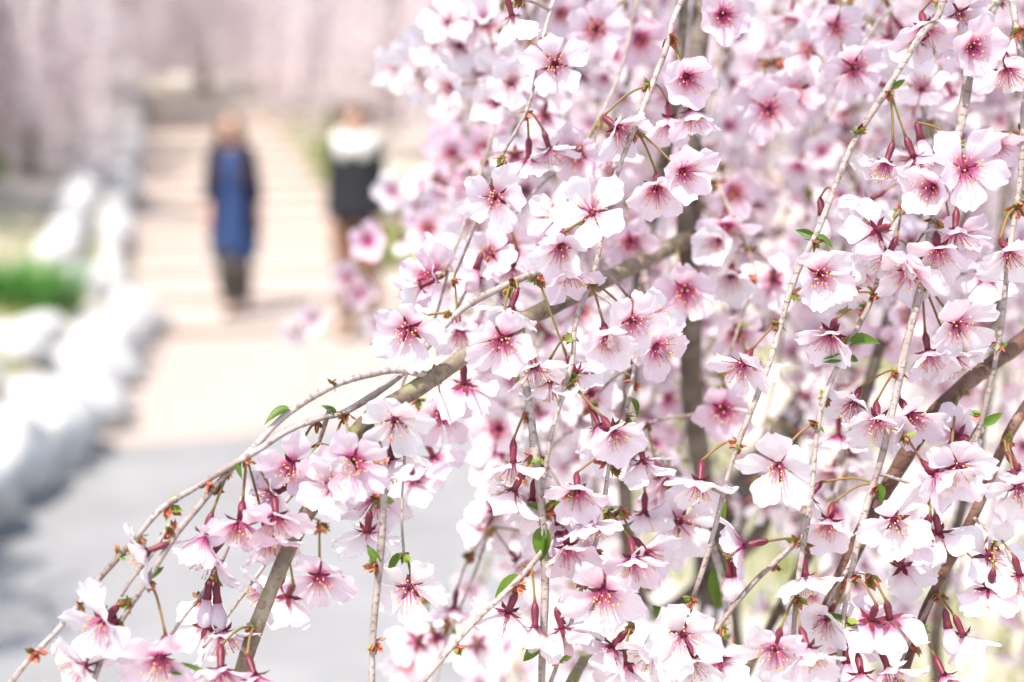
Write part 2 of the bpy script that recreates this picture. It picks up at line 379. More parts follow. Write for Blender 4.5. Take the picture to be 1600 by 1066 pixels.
def strap_clump(name, label, x, y, rx, ry, n, h):
    root = thing(name, label, "plant", (x, y, float(H(x, y))))
    for k in range(n):
        a = random.uniform(0, 6.28); rad = math.sqrt(random.random())
        bx, by = math.cos(a) * rad * rx, math.sin(a) * rad * ry
        hh = h * random.uniform(.6, 1.1); dr = random.uniform(.25, .75) * hh; b = a + random.uniform(-.7, .7)
        c, s = math.cos(b), math.sin(b)
        V = []; wdt = 0.012
        for t in np.linspace(0, 1, 6):
            px = bx + c * dr * t ** 2; py = by + s * dr * t ** 2; pz = hh * (t * 1.15 - 0.42 * t ** 3) - 0.04
            ww = wdt * (1 - t ** 2.5) + 0.001
            V += [(px - s * ww, py + c * ww, pz), (px, py, pz - ww * .5), (px + s * ww, py - c * ww, pz)]
        F = []
        for i in range(5):
            q = i * 3; F += [(q, q + 1, q + 4, q + 3), (q + 1, q + 2, q + 5, q + 4)]
        link("leaf", make_mesh("leaf", V, F, ['strap_leaf']), root)
    return root
strap_clump("green_clump", "dense deep green strap-leaved clump on the bank above the boulders", -3.12, 9.0, 0.36, 0.42, 230, 0.40)

def leaf_cloud(n, rx, ry, rz, size):
    acc = Acc()
    for k in range(n):
        while True:
            v = Vector((random.uniform(-1, 1), random.uniform(-1, 1), random.uniform(-1, 1)))
            if 0.25 < v.length < 1 and mnoise.noise(v * 2.3 + Vector((rx * 9, 2, 3))) > -0.28: break
        c = Vector((v.x * rx, v.y * ry, v.z * rz + rz * .95)); nrm = (v + Vector((random.gauss(0, .6), random.gauss(0, .6), random.gauss(0.3, .6)))).normalized()
        t = nrm.orthogonal().normalized(); t.rotate(Matrix.Rotation(random.uniform(0, 6.28), 3, nrm)); b = nrm.cross(t); s = size * random.uniform(.6, 1.3)
        V = [c - t * s, c + b * s * .42 + nrm * s * .08, c + t * s, c - b * s * .42 + nrm * s * .08]
        acc.add([tuple(p) for p in V], [(0, 1, 2, 3)])
    return acc
def bush(name, label, x, y, rx, ry, rz, n, m, group=None, size=0.022):
    root = thing(name, label, "bush", (x, y, float(H(x, y))), 0, group)
    cr = link("crown", leaf_cloud(n, rx, ry, rz, size).mesh("crown", [m], False), root); cr['kind'] = 'stuff'
    for k in range(6):
        a = k * 1.05 + random.uniform(-.3, .3)
        p = crom([(0.03 * math.cos(a), 0.03 * math.sin(a), -0.05), (rx * .3 * math.cos(a), ry * .3 * math.sin(a), rz * .6), (rx * .7 * math.cos(a), ry * .7 * math.sin(a), rz * 1.3)], 4)
        V, F, uv = tube(p, np.linspace(.012, .004, len(p)), 5)
        link("stem", make_mesh("stem", V, F, ['bark_far'], uv=uv), root)
for k, (x, y, r) in enumerate([(-1.15, 13.0, .34), (-1.30, 14.3, .40), (-1.65, 15.7, .42), (-2.0, 17.2, .45), (-2.35, 18.8, .45), (-2.75, 20.5, .5)]):
    bush("low_bush", "rounded yellow-green bush in the row beside the steps on the side away from the boulders", x, y, r, r, r * .62, 1500, 'shrub_leaf', "yellow-green bushes lining the stairs")
for x, y, r in [(-5.0, 13.2, .34), (-5.9, 16.8, .4)]:
    bush("olive_bush", "loose olive-green bush on the bank among the cherry trunks", x, y, r, r, r * .7, 1800, 'shrub_leaf', "olive bushes on the bank", 0.03)

# ------------------------------------------------------------------ cherry trees in the background
def cherry_variant(seed, height, spread):
    r = random.Random(seed); g = np.random.default_rng(seed)
    th = height * 0.42
    trunk_p = crom([(0, 0, -.3), (r.uniform(-.1, .1), r.uniform(-.1, .1), th * .5), (r.uniform(-.2, .2), r.uniform(-.2, .2), th)], 5)
    V, F, uv = tube(trunk_p, np.linspace(.13, .08, len(trunk_p)), 10)
    trunk = make_mesh("trunk", V, F, ['bark_far'], uv=uv)
    limbs = []; arcs = []
    for k in range(9):
        a = k * 2 * math.pi / 9 + r.uniform(-.3, .3); L = spread * r.uniform(.55, 1.1); top = height * r.uniform(.82, 1.08)
        c, s = math.cos(a), math.sin(a)
        p = crom([tuple(trunk_p[-1] - np.array((0, 0, .25))), (c * L * .25, s * L * .25, th + (top - th) * .55), (c * L * .6, s * L * .6, top), (c * L, s * L, top * .93), (c * L * 1.25, s * L * 1.25, top * .75)], 6)
        arcs.append(p)
        V, F, uv = tube(p, np.linspace(.075, .014, len(p)), 6)
        limbs.append(make_mesh("limb", V, F, ['bark_far'], uv=uv))
    q = []; tw = Acc()
    for k in range(170):
        p = arcs[r.randrange(9)]; i = r.randrange(6, len(p)); st = p[i] + g.normal(0, .14, 3)
        ln = st[2] - r.uniform(.15, 1.35)
        if ln < .5: continue
        ox, oy = r.gauss(0, .16), r.gauss(0, .16)
        pts = np.array([st + np.array((ox * t ** 1.5, oy * t ** 1.5, -ln * t + .06 * math.sin(t * 3))) for t in np.linspace(0, 1, 6)])
        V, F, uv = tube(np.vstack((p[i][None], pts)), .004, 3, False); tw.add(V, F, uv)
        n = int(ln * 68); t = g.random(n)
        pos = np.stack([np.interp(t, np.linspace(0, 1, 6), pts[:, j]) for j in range(3)], 1) + g.normal(0, .055, (n, 3))
        q.append(pos)
    q = np.vstack(q); n = len(q); s = g.uniform(.018, .038, n)[:, None]
    nr = g.normal(0, 1, (n, 3)); nr /= np.linalg.norm(nr, axis=1)[:, None]
    t1 = np.cross(nr, g.normal(0, 1, (n, 3))); t1 /= np.linalg.norm(t1, axis=1)[:, None]; t2 = np.cross(nr, t1)
    V = np.stack((q - t1 * s, q - t2 * s * .8 + nr * s * .3, q + t1 * s, q + t2 * s * .8 + nr * s * .3), 1).reshape(-1, 3)
    Fc = np.arange(n * 4).reshape(-1, 4)
    return trunk, limbs, (V, Fc), tw.mesh("twig_mass", ['bark_far'])
VAR = []
for sd_, hh, sp in [(11, 3.6, 1.5), (12, 4.4, 1.8), (13, 3.9, 1.7)]:
    tr, lb, (cv, cf), tw = cherry_variant(sd_, hh, sp)
    VAR.append((tr, lb, [make_mesh("crown", cv, cf, [m], smooth=False) for m in ('far_petal', 'far_petal_white')], tw))
def far_tree(x, y, v, white, sc, rz, label, group):
    root = thing("weeping_cherry", label, "tree", (x, y, float(H(x, y)) - 0.02), rz, group); root.scale = (sc, sc, sc)
    tr, lb, cr, tw = VAR[v]
    link("trunk", tr, root)
    for m_ in lb: link("limb", m_, root)
    c = link("crown", cr[white], root); c['kind'] = 'stuff'
    c = link("twig_mass", tw, root); c['kind'] = 'stuff'
GL = ("pink weeping cherry in bloom on the bank above the boulder wall", "weeping cherries on the bank")
GR = ("pale pink weeping cherry in bloom beyond the bushes on the far side of the stairs", "weeping cherries across the stairs")
GF = ("weeping cherry in bloom up the slope at the head of the stairs", "weeping cherries at the head of the stairs")
GB = ("weeping cherry in bloom on the open ground behind the flowering branches", "weeping cherries behind the flowering branches")
for i, (x, y, v, wh, sc, g_) in enumerate([
    (-6.4, 12.6, 0, 0, .95, GL), (-6.7, 15.8, 1, 1, .95, GL), (-8.2, 14.6, 2, 0, 1.1, GL), (-7.4, 19.0, 2, 0, 1.0, GL), (-8.6, 22, 0, 0, 1.1, GL), (-9.5, 17.5, 1, 0, 1.0, GL), (-5.6, 11.8, 2, 0, .66, GL), (-4.9, 14.6, 0, 0, .6, GL), (-6.9, 23.2, 1, 0, .9, GL),
    (0.3, 15.6, 1, 0, 1.0, GR), (-0.7, 18.8, 0, 0, 1.05, GR), (1.9, 18.0, 2, 0, 1.1, GR), (-1.7, 22.5, 1, 0, 1.0, GR), (0.9, 24, 2, 1, 1.2, GR),
    (-6.1, 28.6, 0, 0, 1.15, GF), (-6.75, 21.8, 0, 0, .8, GL), (-2.9, 23.4, 0, 0, .85, GR), (-7.4, 26.2, 2, 0, 1.1, GF), (-3.7, 26.0, 1, 0, 1.0, GF), (-5.3, 31.5, 0, 0, 1.2, GF), (-9.8, 33, 1, 0, 1.3, GF), (-0.2, 31, 0, 0, 1.2, GF), (-6.2, 37, 1, 1, 1.4, GF), (-3.0, 38, 2, 0, 1.4, GF),
    (3.6, 13.8, 0, 0, 1.0, GB), (5.4, 16.5, 1, 1, 1.0, GB), (4.6, 22, 2, 0, 1.2, GB), (7.8, 20, 0, 0, 1.1, GB), (8.6, 27, 1, 0, 1.3, GB)]):
    far_tree(x, y, v, wh, sc, i * 1.3, g_[0].replace('weeping cherry', 'whiter weeping cherry').replace('pale pink ', '').replace('pink ', '') if wh else g_[0], g_[1])
# the tree just outside the view whose dappled shade lies on the road
far_tree(-2.95, 3.55, 0, 0, 0.56, 0.5, "weeping cherry on the near end of the bank, its shade dappling the road", None)

# ------------------------------------------------------------------ people
def caps(bm, p0, p1, r0, r1, seg=14, sq=1.0):
    p0, p1 = Vector(p0), Vector(p1); d = p1 - p0
    n = 9; rings = []
    q = d.to_track_quat('Z', 'Y') if d.length > 1e-6 else None
    L = d.length
    prof = [(-r0 * math.cos(a), r0 * math.sin(a)) for a in np.linspace(0.15, math.pi / 2, 4)] + [(L + r1 * math.sin(a), r1 * math.cos(a)) for a in np.linspace(0, math.pi / 2 - .15, 4)]
    for z, r in prof:
        rings.append([bm.verts.new(p0 + q @ Vector((r * math.cos(t), r * sq * math.sin(t), z))) for t in np.linspace(0, 2 * math.pi, seg, endpoint=False)])
    for a, b in zip(rings, rings[1:]):
        for j in range(seg): bm.faces.new((a[j], a[(j + 1) % seg], b[(j + 1) % seg], b[j]))
    bm.faces.new(rings[0][::-1]); bm.faces.new(rings[-1])
def ell(bm, c, r, rot=None):
    g = bmesh.ops.create_uvsphere(bm, u_segments=18, v_segments=12, radius=1.0)
    m4 = Matrix.Translation(c) @ (rot or Matrix()) @ Matrix.Diagonal((*r, 1))
    bmesh.ops.transform(bm, matrix=m4, verts=g['verts'])
def baked(name, bm, m, parent, voxel=None, smooth_it=2):
    me = bpy.data.meshes.new(name); bm.to_mesh(me); bm.free()
    ob = bpy.data.objects.new(name, me); C.objects.link(ob)
    if voxel:
        md = ob.modifiers.new("r", 'REMESH'); md.mode = 'VOXEL'; md.voxel_size = voxel
        s2 = ob.modifiers.new("s", 'SMOOTH'); s2.iterations = smooth_it; s2.factor = 0.5
        dg = bpy.context.evaluated_depsgraph_get()
        me2 = bpy.data.meshes.new_from_object(ob.evaluated_get(dg)); ob.modifiers.clear(); ob.data = me2; me2.name = name
    ob.data.materials.clear(); ob.data.materials.append(M[m])
    ob.data.polygons.foreach_set("use_smooth", [True] * len(ob.data.polygons)); ob.parent = parent
    return ob
def loft(rings, seg=40, fold=0.0, nf=9, gap=0.0, thick=0.006):
    """rings: (x, y, z, rx, ry); gap: half angle left open at the front (-Y)"""
    bm = bmesh.new(); R_ = []
    for k, (x, y, z, rx, ry) in enumerate(rings):
        f = fold * k / max(1, len(rings) - 1)
        angs = np.linspace(-math.pi / 2 + gap, 1.5 * math.pi - gap, seg, endpoint=gap > 0)
        R_.append([bm.verts.new((x + (rx * (1 + f * math.sin(nf * a + k * .35))) * math.cos(a), y + (ry * (1 + f * math.sin(nf * a + k * .35))) * math.sin(a), z)) for a in angs])
    for a, b in zip(R_, R_[1:]):
        for j in range(seg if gap == 0 else seg - 1): bm.faces.new((a[j], a[(j + 1) % seg], b[(j + 1) % seg], b[j]))
    bmesh.ops.recalc_face_normals(bm, faces=bm.faces)
    bmesh.ops.solidify(bm, geom=bm.faces[:], thickness=thick)
    return bm
def hand(bm, w, dirv, side, s):
    """palm and five bent fingers hanging from the wrist w"""
    d = Vector(dirv).normalized(); fwd_ = Vector((0, -1, 0)); inn = Vector((-side, 0, 0))
    palm = w + d * .045 * s
    caps(bm, w, w + d * .085 * s, .024 * s, .034 * s, 12, .45)
    for k, ln in enumerate((.062, .072, .068, .052)):
        b = w + d * .088 * s + fwd_ * (.027 - k * .018) * s
        m1 = b + d * ln * .5 * s + inn * .006; m2 = m1 + (d + inn * .5).normalized() * ln * .5 * s
        caps(bm, b - d * .01, m1, .009 * s, .008 * s, 8); caps(bm, m1, m2, .008 * s, .0065 * s, 8)
    b = w + d * .03 * s + fwd_ * .026 * s
    m1 = b + (d * .7 + fwd_ * .7).normalized() * .036 * s; m2 = m1 + (d + fwd_ * .25 + inn * .2).normalized() * .03 * s
    caps(bm, b, m1, .011 * s, .009 * s, 8); caps(bm, m1, m2, .009 * s, .007 * s, 8)
def make_body(root, h, joints, armj):
    bm = bmesh.new(); k = h / 1.6
    zc = h - .112 * k
    ell(bm, (0, 0, zc + .012 * k), (.074 * k, .09 * k, .098 * k)); ell(bm, (0, -.018 * k, zc - .045 * k), (.056 * k, .066 * k, .07 * k))       # cranium, jaw
    caps(bm, (0, -.088 * k, zc + .005 * k), (0, -.104 * k, zc - .028 * k), .009 * k, .013 * k, 8)                                            # nose
    for s in (-1, 1): ell(bm, (s * .076 * k, .005, zc - .012 * k), (.012 * k, .02 * k, .03 * k))                                            # ears
    caps(bm, (0, .012, h - .20 * k), (0, .015, h - .29 * k), .046 * k, .055 * k)
    ell(bm, (0, .01, h - .43 * k), (.155 * k, .098 * k, .16 * k)); ell(bm, (0, .01, h - .60 * k), (.122 * k, .088 * k, .14 * k)); ell(bm, (0, .012, h - .75 * k), (.152 * k, .108 * k, .13 * k))
    for s, (hip, knee, ank, toe) in zip((-1, 1), joints):
        caps(bm, hip, knee, .08 * k, .05 * k); caps(bm, knee, ank, .052 * k, .034 * k); caps(bm, ank, toe, .036 * k, .03 * k)
    for s, (sh, el, wr) in zip((-1, 1), armj):
        ell(bm, sh, (.052 * k, .05 * k, .052 * k)); caps(bm, sh, el, .044 * k, .034 * k); caps(bm, el, wr, .034 * k, .023 * k)
        hand(bm, Vector(wr), Vector(wr) - Vector(el), s, k)
    body = baked("body", bm, 'skin', root, 0.0065 * k, 3)
    for s in (-1, 1):
        b2 = bmesh.new(); ell(b2, (s * .03 * k, -.082 * k, zc + .004 * k), (.013 * k, .006 * k, .007 * k)); baked("eye", b2, 'eye', root)
        b2 = bmesh.new(); caps(b2, (s * .016 * k, -.09 * k, zc + .026 * k), (s * .045 * k, -.078 * k, zc + .028 * k), .004 * k, .003 * k, 6); baked("eyebrow", b2, 'hair', root)
    b2 = bmesh.new(); caps(b2, (-.02 * k, -.078 * k, zc - .062 * k), (.02 * k, -.078 * k, zc - .062 * k), .007 * k, .007 * k, 8); baked("mouth", b2, 'lip', root)
    return zc, k
def limb_cloth(root, name, pts, radii, m, fold=.03):
    p = crom(np.array([(*a, b) for a, b in zip(pts, radii)]), 5)
    V, F, uv = tube(p[:, :3], p[:, 3] * (1 + fold * np.sin(np.arange(len(p)) * 2.1)), 16)
    return link(name, make_mesh(name, V, F, [m], uv=uv), root)
def shoe(root, ank, toe, m, shaft):
    bm = bmesh.new(); a = Vector(ank); t = Vector(toe); d = (t - a); d.z = 0; d.normalize()
    caps(bm, (a.x, a.y, a.z + shaft), (a.x, a.y, .05), .052, .042); caps(bm, a + d * -.02 + Vector((0, 0, .045 - a.z)), Vector((a.x, a.y, .04)) + d * .135, .043, .032, 14, .8)
    b = Vector((a.x, a.y, 0))
    ell(bm, b + d * .06 + Vector((0, 0, .015)), (.042, .12, .015))
    baked("shoe", bm, m, root, .008, 2)

# person in the blue dress, walking towards the camera on the first step
p1 = thing("person", "person with long dark hair in blue dress and open navy cardigan on the steps", "person", (-2.085, 10.66, 0.104), R(4))
j = [((-.075, 0, .76), (-.07, -.07, .43), (-.05, .03, .085), (-.05, -.09, .04)), ((.075, 0, .76), (.07, -.03, .43), (.045, .16, .10), (.05, .05, .05))]
ar = [((-.128, .0, 1.225), (-.168, .03, .99), (-.18, -.06, .79)), ((.128, 0, 1.225), (.168, -.0, .99), (.18, .05, .79))]
zc, k = make_body(p1, 1.52, j, ar)
for (hip, kn, an, to) in j:
    limb_cloth(p1, "stocking", [hip, ((hip[0] + kn[0]) / 2, (hip[1] + kn[1]) / 2, (hip[2] + kn[2]) / 2), kn, ((kn[0] + an[0]) / 2, (kn[1] + an[1]) / 2, (kn[2] + an[2]) / 2), (an[0], an[1], an[2] + .02)], [.086, .078, .064, .064, .050], 'tights', 0)
    shoe(p1, an, to, 'boot', .10)
baked("dress", loft([(0, .01, 1.26, .09, .075), (0, .01, 1.20, .14, .11), (0, .005, 1.08, .155, .122), (0, .008, .96, .128, .108), (0, .01, .84, .152, .128), (0, .01, .70, .165, .14), (0, .01, .56, .172, .15), (0, .01, .46, .172, .155)], 56, .07, 8), 'dress', p1)
cg = baked("cardigan", loft([(0, .015, 1.275, .08, .08), (0, .015, 1.24, .14, .11), (0, .015, 1.16, .165, .128), (0, .015, 1.02, .158, .132), (0, .02, .88, .165, .145), (0, .025, .72, .18, .16), (0, .03, .58, .186, .165)], 44, .04, 7, .48, .01), 'navy', p1)
for (sh, el, wr) in ar:
    mid = tuple(np.array(el) * .45 + np.array(wr) * .55)
    limb_cloth(cg, "sleeve", [(sh[0] * .82, sh[1], sh[2] + .02), sh, el, mid], [.05, .054, .048, .046], 'navy', .04)
bm = bmesh.new()
ell(bm, (0, .022, zc + .022), (.084, .095, .10)); ell(bm, (0, .06, zc - .12), (.105, .06, .17))
for s in (-1, 1):
    for q in range(4):
        caps(bm, (s * .075, .02 - q * .012, zc + .02), (s * (.085 + q * .006), -.03 - q * .014, zc - .16), .028, .031, 10); caps(bm, (s * (.085 + q * .006), -.03 - q * .014, zc - .16), (s * (.07 + q * .016), -.10 - q * .006, zc - .38), .031, .018, 10)
baked("hair", bm, 'hair', p1, .008, 2)

# person in the black jacket with the white scarf, standing just below the first step
p2 = thing("person", "person in black jacket with thick white scarf and brown trousers below the steps", "person", (-1.115, 10.24, 0.008), R(-8))
j = [((-.08, 0, .86), (-.085, -.05, .48), (-.075, .0, .09), (-.075, -.12, .045)), ((.08, 0, .86), (.085, .02, .48), (.08, .13, .10), (.08, .02, .05))]
ar = [((-.135, 0, 1.365), (-.172, .02, 1.10), (-.165, -.08, .88)), ((.135, 0, 1.365), (.172, .02, 1.10), (.165, -.07, .88))]
zc, k = make_body(p2, 1.70, j, ar)
for (hip, kn, an, to) in j:
    limb_cloth(p2, "trouser_leg", [hip, ((hip[0] + kn[0]) / 2, (hip[1] + kn[1]) / 2, (hip[2] + kn[2]) / 2), kn, ((kn[0] + an[0]) / 2, (kn[1] + an[1]) / 2, (kn[2] + an[2]) / 2), (an[0], an[1], an[2] + .02)], [.10, .09, .072, .068, .06], 'trouser')
    shoe(p2, an, to, 'boot', .03)
jk = baked("jacket", loft([(0, .01, 1.45, .08, .08), (0, .01, 1.40, .145, .115), (0, .01, 1.30, .172, .14), (0, .01, 1.15, .168, .14), (0, .01, 1.02, .178, .15), (0, .01, .92, .19, .165), (0, .01, .84, .196, .17)], 48, .035, 7), 'jacket', p2)
for (sh, el, wr) in ar:
    limb_cloth(jk, "sleeve", [(sh[0] * .82, sh[1], sh[2] + .02), sh, el, wr], [.052, .058, .052, .044], 'jacket', .04)
bm = bmesh.new()
for q in range(22):
    a = q * 2 * math.pi / 22
    ell(bm, (.118 * math.cos(a), .10 * math.sin(a) - .01, 1.43 + .018 * math.sin(q * 2.7) - .03 * max(0, -math.sin(a))), (.048, .045, .055))
ell(bm, (-.06, -.11, 1.35), (.055, .04, .06)); ell(bm, (.075, -.10, 1.37), (.065, .045, .075))
baked("scarf", bm, 'fur', p2, .010, 1)
bm = bmesh.new(); ell(bm, (0, .02, zc + .028), (.087, .098, .10)); ell(bm, (0, .045, zc - .06), (.078, .06, .09))
for s in (-1, 1): caps(bm, (s * .075, .0, zc + .03), (s * .08, .0, zc - .06), .02, .014, 10)
caps(bm, (-.05, -.075, zc + .075), (.055, -.07, zc + .07), .022, .02, 10)
baked("hair", bm, 'hair_dark', p2, .008, 2)

# ------------------------------------------------------------------ the flowering weeping cherry in front
BASE = P(1118, 900, 1.36); BASE = np.array((BASE[0] + 0.02, BASE[1] + 0.03, 0.0))
tree = thing("weeping_cherry_tree", "sharp foreground weeping cherry with pink-throated blossoms on hanging twigs", "tree", tuple(BASE))
OFF = Matrix.Translation(Vector(-BASE))
SAMPLES = []          # (xyz, radius) along every stem, to hang flowers from
STEMS = {}
def px_pts(lst): return np.array([P(*q) for q in lst])
def stem(name, pts3, r0, r1, m, key=None, seg=8, n=7, knob=0.10, wob=0.0, weight=1):
    p = crom(pts3, n)
    L = np.concatenate(([0], np.cumsum(np.linalg.norm(np.diff(p, axis=0), axis=1))))
    if wob:
        ph = random.uniform(0, 9)
        p = p + wob * np.stack((np.sin(L * 60 + ph), np.sin(L * 47 + ph * 2), np.cos(L * 53 + ph)), 1) * np.minimum(1, L / .05)[:, None]
    rad = r0 + (r1 - r0) * (L / L[-1]) ** 0.8
    ph = random.uniform(0, 9)
    rad = rad * (1 + knob * np.sin(L * 130 + ph) * np.sin(L * 47 + ph) + knob * .6 * rng.normal(0, .6, len(p)))
    V, F, uv = tube(p, rad, seg)
    o = link(name, make_mesh(name, V, F, [m], uv=uv), tree, OFF)
    for q, rr_ in zip(p, rad): SAMPLES.append((q, rr_, weight))
    if key: STEMS[key] = p
    return p
# trunk and limbs
tb = np.array([(BASE[0], BASE[1], -0.05), (BASE[0] - .012, BASE[1] + .01, .35), (BASE[0] + .012, BASE[1], .75), tuple(P(1118, 905, 1.36)), tuple(P(1112, 825, 1.34))])
stem("trunk", tb, .034, .020, 'bark_limb', 'trunk', 16, 10, .06)
LIMBS = [
 ("limb", [(1115, 860, 1.35), (1103, 770, 1.22), (1090, 690, 1.08), (1080, 600, .99), (1078, 500, .95), (1075, 370, .92), (1082, 190, .92), (1095, 30, .92), (1110, -150, .95), (1000, -330, .95), (820, -420, .95), (650, -380, 1.05), (560, -250, 1.2)], .0105, .004, 'bark_limb'),
 ("limb", [(1118, 880, 1.36), (1160, 770, 1.36), (1265, 610, 1.4), (1330, 450, 1.42), (1420, 150, 1.45), (1500, -150, 1.35), (1480, -350, 1.1), (1420, -430, .9), (1370, -360, .76)], .017, .0045, 'bark_limb'),
 ("limb", [(1115, 900, 1.36), (1030, 960, 1.27), (990, 900, 1.15), (976, 733, 1.05), (985, 590, 1.02), (1000, 450, 1.0), (1020, 330, 1.0), (1045, 215, 1.0), (1065, 60, 1.0), (1085, -150, 1.05), (1180, -300, 1.1)], .0085, .0035, 'bark_limb'),
 ("limb", [(1420, 150, 1.45), (1600, -50, 1.4), (1750, -200, 1.2), (1810, -200, 1.0), (1790, 100, .88), (1770, 330, .82)], .009, .004, 'bark_limb'),
 ("limb", [(1300, 530, 1.41), (1250, 100, 1.7), (1100, -100, 1.9), (900, -150, 2.0), (780, -60, 2.05)], .010, .004, 'bark_limb'),
 ("limb", [(1420, 150, 1.45), (1550, -50, 1.7), (1700, -100, 2.0), (1800, 0, 2.1)], .008, .004, 'bark_limb'),
]
for nm, l, r0, r1, m in LIMBS: stem(nm, px_pts(l), r0, r1, m, None, 12, 9, .07)
TOP = [(s[0], s[1]) for s in SAMPLES]
# branches that can be picked out one by one
BR = [
 ('B2', [(1078, 372, .92), (1000, 410, .86), (930, 445, .80), (870, 475, .76), (820, 500, .73), (740, 547, .70), (690, 582, .69), (640, 614, .685), (590, 645, .68), (545, 690, .68), (505, 760, .68), (475, 812, .68), (445, 872, .68), (415, 942, .68), (390, 1010, .68), (365, 1090, .68)], .0058, .0036, 'bark_moss'),
 ('B3', [(1775, 300, .84), (1740, 400, .81), (1600, 530, .78), (1550, 568, .77), (1500, 608, .76), (1450, 660, .75), (1400, 738, .75), (1345, 838, .75), (1285, 973, .75), (1245, 1090, .75)], .0048, .0040, 'bark_red'),
 ('B4', [(1775, 330, .82), (1700, 500, .78), (1600, 640, .74), (1565, 703, .74), (1520, 808, .74), (1455, 933, .74), (1435, 985, .74), (1400, 1090, .74)], .0038, .0022, 'bark_red'),
 ('B6', [(1440, 60, 1.40), (1445, 250, 1.1), (1400, 450, .96), (1375, 540, .93), (1325, 708, .92), (1280, 833, .92), (1200, 985, .95), (1150, 1090, .97)], .0052, .0032, 'bark_limb'),
 ('B5', [(985, 600, 1.02), (990, 660, .90), (1015, 697, .84), (1065, 748, .82), (1100, 823, .80), (1125, 893, .79), (1140, 983, .78), (1143, 1090, .78)], .0030, .0020, 'bark_twig'),
 ('B7', [(1110, 890, 1.35), (1180, 840, 1.2), (1230, 720, 1.15), (1275, 590, 1.15)], .009, .005, 'bark_limb'),
 ('B8', [(1030, 960, 1.26), (960, 960, 1.0), (940, 988, .85), (900, 1053, .76), (880, 1100, .74)], .0045, .0030, 'bark_moss'),
 ('B9', [(1500, 1200, 1.15), (1462, 1040, 1.1), (1478, 900, 1.05), (1540, 640, 1.02), (1555, 500, 1.05), (1570, 300, 1.1), (1600, 60, 1.2)], .0050, .0035, 'bark_limb'),
]
for key, l, r0, r1, m in BR: stem("branch", px_pts(l), r0, r1, m, key, 10, 7, .07)
